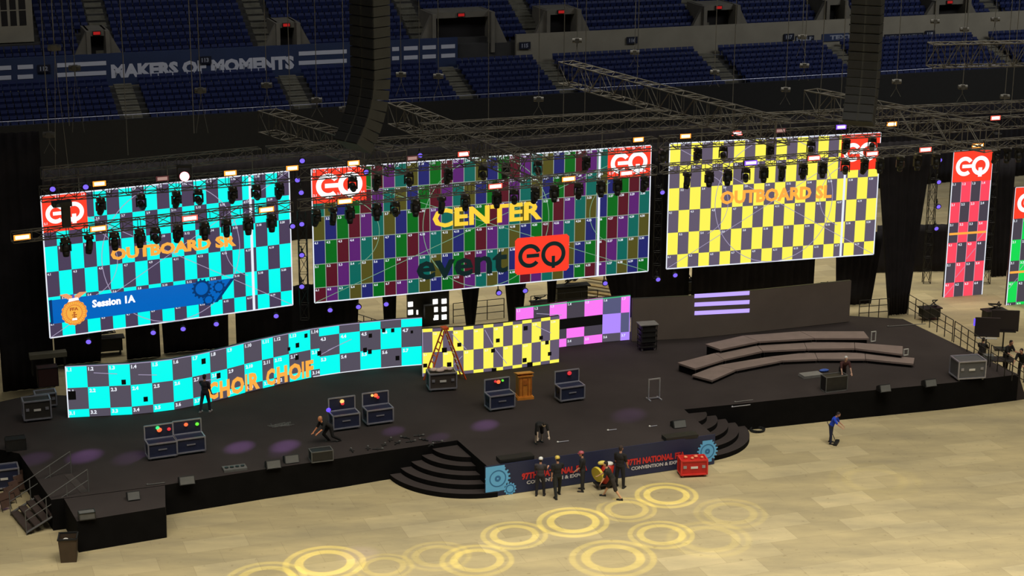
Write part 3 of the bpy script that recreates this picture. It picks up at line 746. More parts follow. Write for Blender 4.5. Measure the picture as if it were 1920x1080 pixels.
# ============================================================ RIGGING
def truss(A, B, w, h, lab, group=None, m=None, bay=.75, vert=False, r=.027):
    """box truss from A to B (top centre line); chords and lacing in a local frame"""
    A = Vector(A); B = Vector(B); L = (B-A).length; d = (B-A).normalized()
    rz = math.atan2(d.y, d.x) if not vert else 0
    root = thing('lighting_truss', A, rz if not vert else 0, lab, 'truss', group); m = m or M_TRUSS
    Mi = Matrix.Rotation(-rz, 3, 'Z'); dl = Mi @ d if not vert else d
    if vert: sx, sy = Vector((1, 0, 0)), Vector((0, 1, 0))
    else: sx, sy = Vector((0, 1, 0)), Vector((0, 0, -1))
    def c(i, t):
        a, b = ((-w/2, 0), (w/2, 0), (w/2, h), (-w/2, h))[i]
        if vert: b -= h/2
        return dl*t+sx*a+sy*b
    for i in range(4): MB().tube(c(i, 0), c(i, L), r, n=5).build('chord', m, root)
    mb = MB(); n = max(1, int(round(L/bay)))
    for k in range(n+1):
        t = L*k/n
        for i in range(4): mb.tube(c(i, t), c((i+1) % 4, t), r*.6, n=4, cap=False)
        if k < n:
            t2 = L*(k+1)/n
            for i in range(4):
                a, b = (i, (i+1) % 4) if k % 2 else ((i+1) % 4, i)
                mb.tube(c(a, t), c(b, t2), r*.6, n=4, cap=False)
    mb.build('lacing', m, root)
    return root, A, d, L
ZA, ZB2, ZC_ = 10.2, 10.95, 11.9
# front lighting truss: three straight runs
FA = [G(22, 436, ZA), G(560, 376, ZA), G(1240, 309, ZA), G(1990, 253, ZA)]
labA = ['long black lighting truss of moving heads hanging before the left cyan screen', 'long black lighting truss of moving heads hanging before the centre screen', 'long black lighting truss of moving heads hanging before the yellow screen and red column']
TA = []
for k in range(3):
    d = (FA[k+1]-FA[k]).normalized(); TA.append(truss(FA[k], FA[k+1]-d*.35, .42, .42, labA[k]))
FB = [G(75, 352, ZB2), G(560, 313, ZB2), G(1240, 257, ZB2), G(1990, 213, ZB2)]
labB = ['black truss along the top edge of the left cyan screen', 'black truss along the top edge of the centre screen', 'black truss along the top edge of the yellow screen']
for k in range(3):
    d = (FB[k+1]-FB[k]).normalized(); TA.append(truss(FB[k], FB[k+1]-d*.35, .6, .6, labB[k]))
FC = [G(78, 316, ZC_), G(500, 276, ZC_), G(1180, 226, ZC_), G(1990, 186, ZC_)]
labC = ['upper dark truss behind the left screen, above the red starburst lamp', 'upper dark truss behind the centre screen, running past the curved speaker column', 'upper dark truss behind the yellow screen, running off to the right']
for k in range(3):
    d = (FC[k+1]-FC[k]).normalized(); truss(FC[k], FC[k+1]-d*.35, .5, .5, labC[k])
FD = [G(790, 232, 12.4), G(1240, 206, 12.4)]
truss(FD[0], FD[1], .4, .4, 'thin top truss between the two speaker columns, in front of the seats')
# trusses running upstage
for (p, q, z, wd, hh, lab) in (((500, 206), (745, 284), 11.9, 1.0, 1.1, 'deep grey truss sloping from upper left towards the curved speaker column'),
                 ((742, 192), (1000, 296), 11.9, .9, 1.1, 'deep grey truss running diagonally above the middle of the centre screen'),
                 ((1060, 115), (1468, 226), 12.9, .9, 1.2, 'longest diagonal truss reaching from beside sign 115 down to the yellow screen'),
                 ((1520, 168), (1862, 236), 12.9, .9, 1.2, 'diagonal truss crossing below the right speaker column')):
    truss(G(*p, z), G(*q, z), wd, hh, lab, bay=1.1, r=.04)
truss(G(1745, 82, 15), G(1960, 78, 15), .9, 1.2, 'grey truss at the upper right in front of the rightmost portal', bay=.6, r=.04)
# vertical towers between and beside the screens
for (x, ytop, ybot, D, lab) in ((566, 395, 598, 88, 'vertical truss tower between the cyan and centre screens'), (1237, 300, 520, 96, 'vertical truss tower between the centre and yellow screens'),
                          (1757, 235, 640, 104, 'vertical truss tower left of the red column'), (1870, 250, 600, 104, 'vertical truss tower right of the red column')):
    a = PD(x, ytop, D); truss((a.x, a.y, max(.0, PD(x, ybot, D).z)), (a.x, a.y, a.z), .4, .4, lab, vert=True, m=M_DARKSTEEL, r=.022)

# moving head lamp, hanging; origin at the clamp
M_LENS = mat('dark_glass_lens', (70, 74, 80), .15, .2)
def make_head(tilt, pan):
    def f():
        root = thing('moving_head_lamp', (0, 0, 0), 0, 'black moving head lamp hanging from the front truss', 'stage light')
        mb = MB(); mb.box((0, 0, -.16), (.44, .34, .18)); mb.box((0, 0, -.27), (.3, .3, .05)); mb.build('base', M_BLACK, root)
        mb = MB(); mb.box((0, 0, -.02), (.06, .78, .07)); mb.build('clamp', M_ALU, root)
        Mp = Matrix.Rotation(pan, 3, 'Z'); mb = MB()
        for s in (-1, 1): mb.box(Mp @ Vector((s*.25, 0, -.52)), (.07, .18, .5), M=Mp)
        mb.box(Mp @ Vector((0, 0, -.31)), (.56, .18, .07), M=Mp); mb.build('yoke', M_BLACK, root)
        Mt = Mp @ Matrix.Rotation(tilt, 3, 'X'); c = Vector((0, 0, -.66)); mb = MB()
        dn = Mt @ Vector((0, 0, -1))
        mb.tube(c-dn*.36, c-dn*.25, .12, .18, 12); mb.tube(c-dn*.25, c+dn*.12, .19, .20, 12); mb.tube(c+dn*.12, c+dn*.38, .20, .16, 12)
        hd = mb.build('lamp_head', M_BLACK, root, True)
        mb = MB(); mb.tube(c+dn*.375, c+dn*.395, .145, .14, 14); mb.build('lens', M_LENS, hd)
        return root
    return f
pools = [Pool(make_head(t, p)) for t, p in ((0, 0), (.5, .3), (-.4, 2.8), (.9, -.5), (.15, 1.5))]
def along(Tr, px, z):        # point on a truss run seen in photo column px
    best = None
    for root, A, d, L in Tr:
        for i in range(int(L*10)+1):
            P = A+d*(i/10); v = P-Vector((0, 0, CAMZ)); x = 960+FPX*v.dot(RT)/v.dot(FW)
            if best is None or abs(x-px) < best[0]: best = (abs(x-px), P, math.atan2(d.y, d.x), root)
    return best
gA = ['moving heads on the left front truss', 'moving heads on the centre front truss', 'moving heads on the right front truss']
lA = ['black moving head lamp hanging in front of the cyan checkerboard screen', 'black moving head lamp hanging in front of the centre screen', 'black moving head lamp hanging before the yellow screen or beyond it']
random.seed(11)
hx = [122, 166, 214, 258, 290, 330, 383, 425, 464, 508] + [590, 622, 655, 706, 740, 780, 828, 872, 930, 965, 1005, 1040, 1085, 1128, 1160, 1210] + [1290, 1330, 1366, 1400, 1434, 1468, 1508, 1545, 1588, 1622, 1652, 1690, 1722, 1758, 1870, 1890, 1912]
for i, px in enumerate(hx):
    k = 0 if px < 560 else (1 if px < 1240 else 2)
    _, P, rz, _r = along(TA[:3], px, ZA)
    o = pools[(i*3+1) % 5 if i % 3 else 0].get(); place(o, P-Vector((0, 0, .45)), rz, lA[k], gA[k]); o.scale = (.80,)*3
# a second, smaller row of heads along the upper screen truss
lB = ['black moving head lamp on the truss over the cyan screen', 'black moving head lamp on the truss over the centre screen', 'black moving head lamp on the truss over the yellow screen']
gB = ['moving heads over the left screen', 'moving heads over the centre screen', 'moving heads over the right screen']
for i, px in enumerate([188, 262, 330, 372, 436, 478, 524, 661, 706, 767, 840, 905, 948, 1010, 1100, 1245, 1310, 1358, 1447, 1522, 1590, 1636]):
    k = 0 if px < 560 else (1 if px < 1240 else 2)
    _, P, rz, _r = along(TA[3:6], px, ZB2)
    o = pools[1+(i*2) % 4].get(); place(o, P-Vector((0, 0, .64)), rz, lB[k], gB[k]); o.scale = (.8,)*3
# bright strobe bars on the trusses
M_STR = [emi('strobe_warm', (255, 226, 170), 3.5), emi('strobe_pink', (255, 190, 200), 4.5), emi('strobe_violet', (215, 190, 255), 2.0), emi('strobe_dim', (190, 150, 140), .8)]
M_GLOW = [emi('glow_orange', (255, 150, 50), 1.6), emi('glow_pink', (255, 90, 70), 1.8), emi('glow_violet', (140, 90, 255), 1.2), emi('glow_dim', (110, 60, 60), .6)]  # emissive colours of the glow fringe round the strobe faces
def bar(px, tr, z, mi, lab, wd=.62, dz=-.12):
    _, P, rz, _r = along(tr, px, z)
    n_ = Vector((math.sin(rz), -math.cos(rz), 0))
    root = thing('strobe_bar', P+n_*.45+Vector((0, 0, dz)), rz, lab, 'stage light')
    mb = MB(); mb.box((0, .03, 0), (wd+.08, .14, .24)); mb.box((0, .2, -.05), (.08, .3, .08)); mb.build('housing', M_BLACK, root)
    MB().box((0, -.045, 0), (wd+.07, .02, .23)).build('glow_rim', M_GLOW[mi], root)  # added emissive rim imitates the coloured glow around the lit face
    MB().box((0, -.062, 0), (wd-.06, .02, .14)).build('lit_face', M_STR[mi], root)
for px, mi, lab in ((36, 0, 'glowing white-orange strobe bar at the far left end of the front truss'), (180, 0, 'glowing strobe bar just right below the left red logo square'), (348, 1, 'glowing orange strobe bar below the red starburst lamp'),
                    (493, 0, 'glowing strobe bar near the upper right corner of the cyan screen'), (640, 0, 'glowing strobe bar under the left logo of the centre screen'), (922, 1, 'glowing pink strobe bar above the letters of CENTER'),
                    (1059, 0, 'glowing strobe bar right of the middle of the centre screen'), (1166, 1, 'glowing strobe bar under the right logo of the centre screen'), (1400, 2, 'faint violet strobe bar before the top rows of the yellow screen'), (1516, 1, 'glowing pink strobe bar before the yellow columns left of the logo'),
                    (1625, 1, 'glowing white strobe bar crossing the logo of the yellow screen'), (1727, 1, 'glowing pink strobe bar in the dark gap between yellow screen and red column'), (1823, 0, 'yellowish strobe bar at the top of the red column')):
    bar(px, TA[:3], ZA, mi, lab)
for px, mi, lab in ((184, 0, 'small warm strobe bar above the left red logo square'), (300, 3, 'dim strobe bar left of the red starburst lamp'), (425, 0, 'small strobe bar right of the red starburst lamp'), (550, 0, 'small strobe bar above the gap between cyan and centre screens'),
                    (657, 0, 'small violet-white strobe bar above the left logo of the centre screen'), (767, 3, 'dim pinkish strobe bar above the centre screen'), (863, 1, 'pink-white strobe bar above the centre screen, left of the middle'), (1190, 0, 'small strobe bar above the right logo of the centre screen'),
                    (1278, 0, 'small strobe bar above the left end of the yellow screen'), (1374, 1, 'small pink strobe bar above the yellow screen, second from its left'), (1457, 3, 'dim strobe bar above the middle of the yellow screen'), (1570, 2, 'small violet strobe bar above the yellow screen near the logo'),
                    (1662, 0, 'orange strobe bar above the right end of the yellow screen'), (1858, 1, 'orange strobe bar above and right of the red column')):
    bar(px, TA[3:6], ZB2, mi, lab, .5, .08)
# small round violet wash lamps
M_PUR = emi('par_violet', (120, 96, 245), 1.3)
def make_par():
    root = thing('round_wash_lamp', (0, 0, 0), 0, 'x', 'stage light')
    mb = MB(); mb.tube((0, 0, 0), (0, -.22, -.06), .10, .17, 12); mb.box((0, .04, .17), (.05, .05, .34)); mb.build('can', M_BLACK, root, True)
    MB().tube((0, -.222, -.061), (0, -.235, -.065), .12, .12, 12).build('lens', M_PUR, root); return root
par = Pool(make_par)
for px, py, D, lab in ((97, 354, 78, 'violet round lamp above the left logo, nearest the corner'), (159, 350, 78.5, 'violet-white round lamp above the left logo, beside the small strobe bar'), (565, 301, 86, 'violet round lamp above the gap between the left screens, topmost'),
        (556, 337, 86, 'tilted violet lamp in the gap between the left screens, below the topmost'), (564, 357, 86, 'violet lamp in the gap beside the centre logo'), (548, 420, 85, 'tilted violet lamp at the right edge of the cyan screen'), (565, 416, 86, 'violet ring lamp in the gap at the height of the title CENTER'),
        (565, 474, 87, 'violet lamp halfway down the tower between the left screens'), (565, 533, 87, 'violet lamp low on the tower between the left screens'), (786, 291, 88, 'violet ring lamp above the centre screen, left third'), (685, 322, 87.5, 'violet lamp right of the left logo on the centre screen'),
        (166, 636, 84, 'violet lamp under the cyan screen below the emblem'), (287, 619, 85, 'violet lamp under the cyan screen, left of the middle'), (343, 612, 85.5, 'violet lamp under the cyan screen, at its middle'), (405, 603, 86, 'violet lamp under the cyan screen, right part'), (517, 588, 88, 'violet lamp under the right end of the cyan screen'),
        (618, 577, 89, 'violet lamp under the left end of the centre screen'), (671, 571, 89.5, 'violet lamp under the centre screen, second from its left end'), (723, 566, 90, 'violet lamp under the centre screen, third from its left end'), (934, 545, 92, 'violet lamp under the event lettering'), (983, 541, 92.5, 'violet lamp under the red logo tile'), (1133, 527, 94, 'violet lamp under the right part of the centre screen'),
        (1242, 303, 92, 'violet lamp high in the gap between the centre and yellow screens'), (1240, 357, 92, 'violet lamp in the gap right of the centre screen, halfway up'), (1264, 512, 95, 'violet lamp under the left end of the yellow screen'), (1232, 520, 95, 'dim violet lamp under the gap between centre and yellow screens'),
        (1761, 300, 103, 'violet lamp high on the tower left of the red column'), (1759, 341, 103, 'violet lamp on the tower, upper middle, left of the red column'), (1757, 384, 103, 'violet lamp on the tower beside the pale patch'), (1753, 425, 103, 'violet lamp low on the tower left of the red column')):
    o = par.get(); pos_ = PD(px, py, D-.1)-Vector((0, -.2, -.05)); sf = None; o.location = (0, 0, 0)
    if ' under ' in lab and 'gap' not in lab:
        sf = SR if 'cyan' in lab else (SL if 'yellow' in lab else CE)
        u, v = sf.uv(px, py); pos_ = sf.at(u, v, .0); 
    tower = None
    for tx, tD in ((566, 88), (1237, 96), (1757, 104)):
        if sf is None and abs(px-tx) < 22 and py > 350: tower = tD
    if tower: pos_ = PD(px, py, tower-.35)
    place(o, pos_, .2, lab)
    if sf: MB().tube((0, .04, .1), (0, .04, sf.z0-pos_.z+.12), .025, n=5).build('hanging_rod', M_BLACK, o)
    if tower:
        q = PD(tx if False else {88: 566, 96: 1237, 104: 1757}[tower], 400, tower); dx = q.x-pos_.x; MB().tube((0, 0, .12), (dx*math.cos(-.2)-.3*math.sin(-.2), dx*math.sin(-.2)+.35, .12), .03, n=5).build('bracket_arm', M_BLACK, o)
# the lamp that points at the camera
P = PD(346, 331, 80.5)
root = thing('blazing_spot_lamp', P, 0, 'moving head lamp glaring white and red towards the viewer over the cyan screen', 'stage light')
aim = (Vector((0, 0, CAMZ))-P).normalized(); q = aim.to_track_quat('Z', 'Y').to_matrix()
mb = MB(); mb.tube(-aim*.4, aim*.0, .18, .22, 14); mb.build('lamp_head', M_BLACK, root, True)
mb = MB(); [mb.box((s*.3, .05, .18), (.07, .16, .5)) for s in (-1, 1)]; mb.box((0, .05, .45), (.66, .2, .12)); mb.build('yoke', M_BLACK, root)
MB().tube(aim*.0, aim*.03, .21, .21, 20).build('rim', emi('lamp_rim_red', (255, 120, 130), 6), root)
MB().tube(aim*.03, aim*.05, .17, .17, 20).build('lens', emi('lamp_core', (255, 235, 240), 30), root)
# a camera-like projector hanging before the left logo
_, PT, rzp, _r = along(TA[:3], 118, ZA); P = PD(118, 384, PT.y)
root = thing('hanging_projector', P, .4, 'dark projector raised on a post in front of the left red logo square', 'projector')
MB().box((-.05, 0, .06), (.78, .5, .2)).build('body', M_DARKSTEEL, root); MB().box((.1, 0, (ZA-P.z)/2), (.34, .3, P.z-ZA)).build('mounting_post', M_BLACK, root)
MB().tube((-.25, -.25, .06), (-.25, -.34, .06), .08, .08, 12).build('lens', M_LENS, root)

M_MOTOR = mat('motor_grey', (88, 86, 82), .6, 0, .1, 3)
# chain hoists: chain up to the roof, motor, hook
def hoist(px, py, D, lab, top=40, ext=0, motor=True, big=False, body=None):
    P = PD(px, py, D); root = thing('chain_hoist', P, 0, lab, 'chain hoist', None)
    MB().tube((0, 0, .2 if motor else 0), (0, 0, top-P.z), .022, n=5).build('chain', M_CHAIN, root)
    if motor:
        mb = MB(); mb.tube((-.26, 0, .06), (.26, 0, .06), .13, n=10); mb.box((0, 0, .06), (.22, .3, .26)); mb.build('motor', M_MOTOR, root, False)
        mb = MB(); mb.tube((0, 0, -.05), (0, 0, -.3), .03, n=6); zz = min(-.8, 12.2-P.z); mb.tube((-.28, 0, zz), (0, 0, -.3), .012, n=5); mb.tube((.28, 0, zz), (0, 0, -.3), .012, n=5); mb.build('hook_sling', M_CHAIN, root)
H = [(92, 255, 82, 'leftmost thick rigging chain with motor above the left end of the trusses'), (102, 92, 78, 'bright rigging chain with motor passing just right of sign 112'), (130, 236, 84, 'rigging chain right of the bright one, over the left logo'), (140, 130, 86, 'chain hoist whose motor hangs in front of the fascia stripes left of the lettering'),
     (240, 291, 84, 'rigging chain passing between the words MAKERS and OF'), (376, 172, 86, 'chain hoist below the word OF MOMENTS on the fascia'), (364, 250, 84, 'rigging chain rising from beside the red starburst lamp'), (500, 162, 90, 'chain hoist under the end of the word MOMENTS'), (545, 230, 90, 'rigging chain passing right of the letters MOMENTS'),
     (594, 190, 92, 'chain hoist over the deep truss left of the curved speaker column'), (646, 207, 90, 'pale chain hoist directly left of the curved speaker column'), (752, 142, 96, 'chain hoist right of the curved speaker column'), (787, 190, 94, 'rigging chain passing the last fascia stripes'), (822, 145, 95, 'chain hoist between fascia stripes and section sign 115'),
     (916, 232, 95, 'rigging chain over the middle of the centre screen'), (1010, 188, 98, 'chain hoist over the right part of the centre screen'), (1082, 78, 104, 'chain hoist in front of section sign 116, left side'), (1056, 240, 96, 'rigging chain left of the blue seat block'), (1096, 240, 97, 'rigging chain passing right of the portal by sign 115'), (1190, 100, 108, 'chain hoist under section sign 116'),
     (1193, 228, 98, 'rigging chain over the right logo of the centre screen'), (1340, 137, 106, 'chain hoist under the portal between signs 116 and 117'), (1372, 238, 100, 'rigging chain over the yellow screen left part'), (1473, 170, 104, 'chain hoist above the yellow screen, upper of two'), (1504, 71, 110, 'chain hoist in front of the HELP panel'), (1508, 125, 106, 'chain hoist below the HELP panel'),
     (1534, 265, 100, 'thick rigging chain left of the blue TEXT panel'), (1574, 238, 101, 'rigging chain passing through the TEXT panel'), (1681, 155, 104, 'chain hoist right of the right speaker column'), (1753, 42, 112, 'chain hoist beside the rightmost portal, higher'), (1808, 57, 112, 'chain hoist in front of the rightmost portal'), (1866, 38, 114, 'chain hoist at the upper right corner'), (1805, 165, 106, 'chain hoist over the red column'), (1884, 183, 106, 'chain hoist above the right edge of the red column'), (1895, 215, 105, 'rigging chain nearest the right edge of the picture')]
random.seed(5)
for px, py, D, lab in H: hoist(px, py, D, lab, motor=('chain hoist' in lab or 'motor' in lab))
# hanging speaker columns
M_SPK = mat('speaker_charcoal', (50, 50, 46), .8, 0, .12, 2)
def line_array(px, ybot, D, wd, n, curve, rz, lab):
    P = PD(px, ybot, D); root = thing('speaker_column', P, rz, lab, 'speaker column')
    a = curve*n; z = 0; y = 0; hh = .42
    x = 0; ang = curve*6
    pos_ = []
    for k in range(n):
        ang_k = curve*max(0, 7-k)
        pos_.append((x, y, z, ang_k)); z += hh*math.cos(ang_k); y += hh*math.sin(ang_k)
    yoff = pos_[-1][1]
    for (x, y, z, ak) in pos_:
        M = Matrix.Rotation(-ak, 3, 'X'); mb = MB(); y -= yoff*0
        mb.box((0, -y+.0 if False else y, z+.2), (wd, .9, hh-.035), M=M)
        o = mb.build('speaker_box', M_SPK, root)
        g = MB(); 
        for s in (-1, 1): g.box(Vector((s*wd*.26, y, z+.2))+M @ Vector((0, -.465, 0)), (wd*.44, .03, hh-.1), M=M)
        g.box(Vector((-wd/2-.03, y, z+.2))+M @ Vector((0, -.3, .15)), (.05, .2, .05), M=M)
        g.build('grille', M_BLACK, o)
    MB().box((0, pos_[-1][1], pos_[-1][2]+.75), (wd, 1.1, .12)).build('flying_frame', M_DARKSTEEL, root)
    MB().tube((0, pos_[-1][1], pos_[-1][2]+.8), (0, pos_[-1][1], 40-P.z), .03, n=5).build('chain', M_CHAIN, root)
line_array(664, 276, 74, 1.42, 20, .085, -.75, 'tall black column of stacked speaker boxes curving at its foot, above the left logo of the centre screen')
line_array(1610, 232, 84, 1.36, 20, .06, -.35, 'tall black column of stacked speaker boxes hanging left of HTA444 HELP')
# ============================================================ DRAPES
def dr(pl, pr, ytop, ybot, D, lab, taper=None, dl=None, group=None, zb=None):
    A = PD(pl, ytop, D); B = PD(pr, ytop, D+(pr-pl)/FPX*D*.33)
    z1 = A.z; z0 = max(.02, PD(pl, ybot, D).z) if zb is None else zb
    pleated('black_drape', (A.x, A.y, 0), (B.x, B.y, 0), z0, z1, lab, taper=taper)
dr(-30, 73, 252, 760, 84, 'tall black masking drape at the left edge of the picture beside the cyan screen')
dr(96, 192, 560, 700, 88, 'black drape under the left end of the cyan screen', (.0, .9))
dr(232, 296, 560, 700, 89, 'black drape under the cyan screen between the two pale gaps')
dr(300, 428, 560, 680, 90, 'wide black drape under the middle of the cyan screen', (.02, .98))
dr(438, 548, 500, 650, 91, 'black drape under the right end of the cyan screen')
dr(546, 602, 536, 650, 90, 'grey-black drape under the gap between cyan and centre screens')
dr(596, 676, 500, 640, 91, 'black drape under the left end of the centre screen', (0, .9))
dr(714, 744, 500, 640, 92, 'narrow black drape strip left of the white blinder panel', (.2, .85))
dr(860, 905, 500, 640, 93.2, 'black drape tapering to a point under the word event', (.36, .64))
dr(944, 990, 500, 640, 94.3, 'black drape tapering down just left of the pink wall', (.25, .75))
dr(1024, 1046, 490, 600, 95.2, 'slim tapering black drape above the pink wall', (.3, .7))
dr(1125, 1196, 480, 600, 96.3, 'black drape tapering down above the right end of the pink wall', (.5, 1))
dr(1196, 1300, 270, 620, 97.3, 'black drape between the centre and yellow screens')
dr(1300, 1530, 440, 620, 97.8, 'wide black drape under the yellow screen')
dr(1568, 1655, 440, 640, 99, 'black drape under the right end of the yellow screen', (.08, .82))
dr(1645, 1752, 268, 640, 97, 'tall black drape gathered towards its foot, right of the yellow screen', (.38, .72))
dr(1848, 1904, 300, 590, 105, 'black drape between the red and green columns, gathered at its foot', (.5, 1))
dr(1655, 1960, 418, 508, 112, 'long low dark backstage screen on the floor behind the red column', amp=0) if False else None
A_ = G(1640, 512, 0); B_ = G(1990, 505, 0)
pleated('low_backstage_screen', (A_.x, A_.y, 0), (B_.x, B_.y, 0), .03, 2.9, 'long low dark backstage screen on the floor behind the red column', amp=.05)
# masking far upstage, hiding the lower bowl
QA = PD(-60, 330, 106); QB = PD(1990, 330, 134)
pleated('upstage_masking_drape', (QA.x, QA.y, 0), (QB.x, QB.y, 0), .03, 5.6, 'long black drape line far behind the stage below the seating', amp=.08)

for sf, lab in ((SR, 0), (CE, 1), (SL, 2)):
    pass
# ============================================================ PROPS ON AND AROUND THE STAGE
def facing(px, py, z): P = G(px, py, z); return P
AC = .3511
# --- printed banner across the thrust
M_BAN = mat('banner_navy', (36, 42, 74), .6, 0, .06, 1.5); M_BR = mat('banner_red', (205, 48, 44), .6); M_BW = mat('banner_white', (198, 196, 200), .6); M_GEAR = mat('banner_sky_blue', (104, 184, 238), .6); M_GEAR2 = mat('banner_mid_blue', (48, 112, 168), .6)
A = G(915, 932, 0); B = G(1336, 870, 0); off = (B-A).normalized(); nrm = Vector((off.y, -off.x, 0))
BNR = Surf([A+nrm*.06-off*.15, B+nrm*.06+off*.05], .02, 1.38)
root = thing('stage_banner', BNR.at(BNR.W/2, 0), 0, 'navy printed banner with blue gears reading 97TH NATIONAL FFA CONVENTION & EXPO twice', 'banner')
mb = MB(); p = [BNR.at(0, 0, 0), BNR.at(BNR.W, 0, 0), BNR.at(BNR.W, 0, -.04), BNR.at(0, 0, -.04)]; mb.prism([(q.x, q.y) for q in p], .02, 1.38, M_BAN); wpart(mb, 'panel', M_BAN, root)
for (bl, tr, t, m_, bo, nm) in (((978, 900), (1101, 866), '97TH NATIONAL FFA', M_BR, .05, 'headline'), ((987, 908), (1094, 886), 'CONVENTION & EXPO', M_BW, .04, 'subline'),
                        ((1174, 874), (1284, 846), '97TH NATIONAL FFA', M_BR, .05, 'headline'), ((1183, 882), (1277, 863), 'CONVENTION & EXPO', M_BW, .04, 'subline')):
    mb = MB(); a = BNR.uv(*bl); b = BNR.uv(*tr); hgt = .30 if nm == 'headline' else .16
    BNR.text(mb, t, a[0], a[1], b[0]-a[0], hgt, .02, m_, bo); wpart(mb, nm, m_, root)
for (px, py, r_, n_, par_) in ((933, 897, .56, 18, 1), (956, 918, .28, 12, 1), (1326, 846, .50, 18, 1)):
    u, v = BNR.uv(px, py); mb = MB(); v = max(v, r_*.85)
    gear(BNR, mb, (u, v), r_, n_, .02, M_GEAR, .0); g = wpart(mb, 'gear_print', M_GEAR, root)
    mb = MB(); BNR.arc(mb, (u, v), r_*.62, .05, 0, 6.2832, .025, M_GEAR2, 30); wpart(mb, 'gear_ring', M_GEAR2, g).location = (0, 0, 0)
    if r_ > .4:
        mb = MB(); BNR.arc(mb, (u, v), r_*.16, .09, 0, 6.2832, .026, M_GEAR2, 16); wpart(mb, 'gear_hub', M_GEAR2, g).location = (0, 0, 0)
        mb = MB(); BNR.poly(mb, [(u-r_*.95, v-r_*.98), (u+r_*.55, v-r_*.98), (u+r_*.55, v+r_*1.0), (u-r_*.95, v+r_*1.0)] if px < 1000 else [(u-r_*.5, v-r_*.98), (u+r_*.45, v-r_*.98), (u+r_*.45, v+r_*1.0), (u-r_*.5, v+r_*1.0)], .015, M_GEAR); wpart(mb, 'print_field', M_GEAR, root)
    if False:
        mb = MB(); BNR.poly(mb, [(u-.02 if px < 1000 else u+.0, v-.5), (u+(.0 if px < 1000 else .28), v-.5), (u+(.0 if px < 1000 else .28), v+.52), (u-.02 if px < 1000 else u+.0, v+.52)], .018, M_GEAR)
for k, (px, py) in enumerate(((966, 862), (1275, 822))):
    P = G(px, py, ZS); r_ = thing('floor_lip_speaker', P, AC, ['flat dark box on the stage lip above the left of the banner', 'flat dark box on the stage lip above the right of the banner'][k], 'speaker')
    MB().box((0, 0, .09), (1.5, .5, .17)).build('body', M_DARKSTEEL, r_); MB().box((0, -.26, .09), (1.4, .02, .12)).build('grille', M_BLACK, r_)

# --- wheeled cases
def edge_frame(mb, w_, d_, z0, z1, r=.028):
    for x in (-w_/2, w_/2):
        for y in (-d_/2, d_/2): mb.box((x, y, (z0+z1)/2), (r*2, r*2, z1-z0+r))
    for z in (z0, z1):
        for y in (-d_/2, d_/2): mb.box((0, y, z), (w_, r*2, r*2))
        for x in (-w_/2, w_/2): mb.box((x, 0, z), (r*2, d_, r*2))
def casters(root, w_, d_):
    for x in (-w_/2+.08, w_/2-.08):
        for y in (-d_/2+.08, d_/2-.08):
            mb = MB(); mb.tube((x-.03, y, .06), (x+.03, y, .06), .06, n=10); mb.box((x, y, .12), (.07, .07, .06)); mb.build('caster', M_GREYP, root)
M_LAMB = [emi('lamp_green', (60, 255, 130), 1.4), emi('lamp_orange', (255, 110, 60), 1.2), emi('lamp_red', (230, 50, 60), .9), emi('lamp_lime', (110, 250, 60), 1.0), emi('lamp_amber', (255, 200, 110), 1.3), emi('lamp_violet', (110, 80, 255), 1.2)]
def workbox(px, py, rz, lab, items=()):
    """road trunk whose hinged lid stands up behind the body"""
    P = G(px, py, ZS); root = thing('flight_case', P, rz, lab, 'road case')
    w_, d_ = 1.18, .62
    MB().box((0, 0, .42), (w_-.03, d_-.03, .58)).build('body', M_NAVY, root)
    MB().box((0, d_/2+.09, 1.02), (w_-.05, .16, .56)).build('lid', M_NAVY, root)
    mb = MB(); edge_frame(mb, w_, d_, .13, .72); mb.build('body_edging', M_ALU, root)
    mb = MB()
    for x in (-w_/2, w_/2): mb.box((x, d_/2+.02, 1.02), (.05, .05, .6))
    for z in (.74, 1.31): mb.box((0, d_/2+.02, z), (w_, .05, .05))
    mb.build('lid_edging', M_ALU, root)
    casters(root, w_, d_)
    MB().box((0, -d_/2-.005, .45), (.36, .02, .05)).build('handle', M_ALU, root)
    MB().box((-w_/2-.005, 0, .45), (.02, .2, .12)).build('side_handle', M_BLACK, root)
    for (x, z, k, s) in items:
        c = (x, d_/2-.04, .78+z); mb = MB(); mb.ell(c, (.09*s, .06, .08*s), 10, 6); o = mb.build('cable_coil_or_light', M_LAMB[k], root, True)  # small emissive blobs for the gels and lights on the case
    return root
RZB = AC+.05
workbox(303, 857, RZB, 'navy flight case with open lid and green and orange lights, left of a joined pair', ((-.05, .42, 0, .9), (.02, .32, 1, 1.2), (.42, .3, 2, .9)))
workbox(356, 848, RZB, 'navy flight case with open lid and lime light, right of a joined pair', ((-.05, .36, 1, 1.0), (.42, .32, 3, .9)))
workbox(646, 803, RZB, 'navy flight case with open lid and a violet glow on its left side', ((0, .36, 4, 1.1), (.02, .26, 2, .9), (-.62, .05, 5, 1.2)))
workbox(709, 793, RZB, 'navy flight case with open lid and an orange lamp, right of the violet-lit one', ((0, .4, 1, 1.1), (-.16, .42, 4, .7), (.1, .3, 2, .8)))
workbox(937, 766, RZB, 'navy flight case with open lid standing left of the wooden lectern', ((.05, .38, 1, 1.1), (-.1, .42, 2, .7), (.25, .42, 3, .6)))
workbox(1068, 750, RZB, 'navy flight case with open lid standing right of the wooden lectern', ((.1, .4, 2, 1.2),))
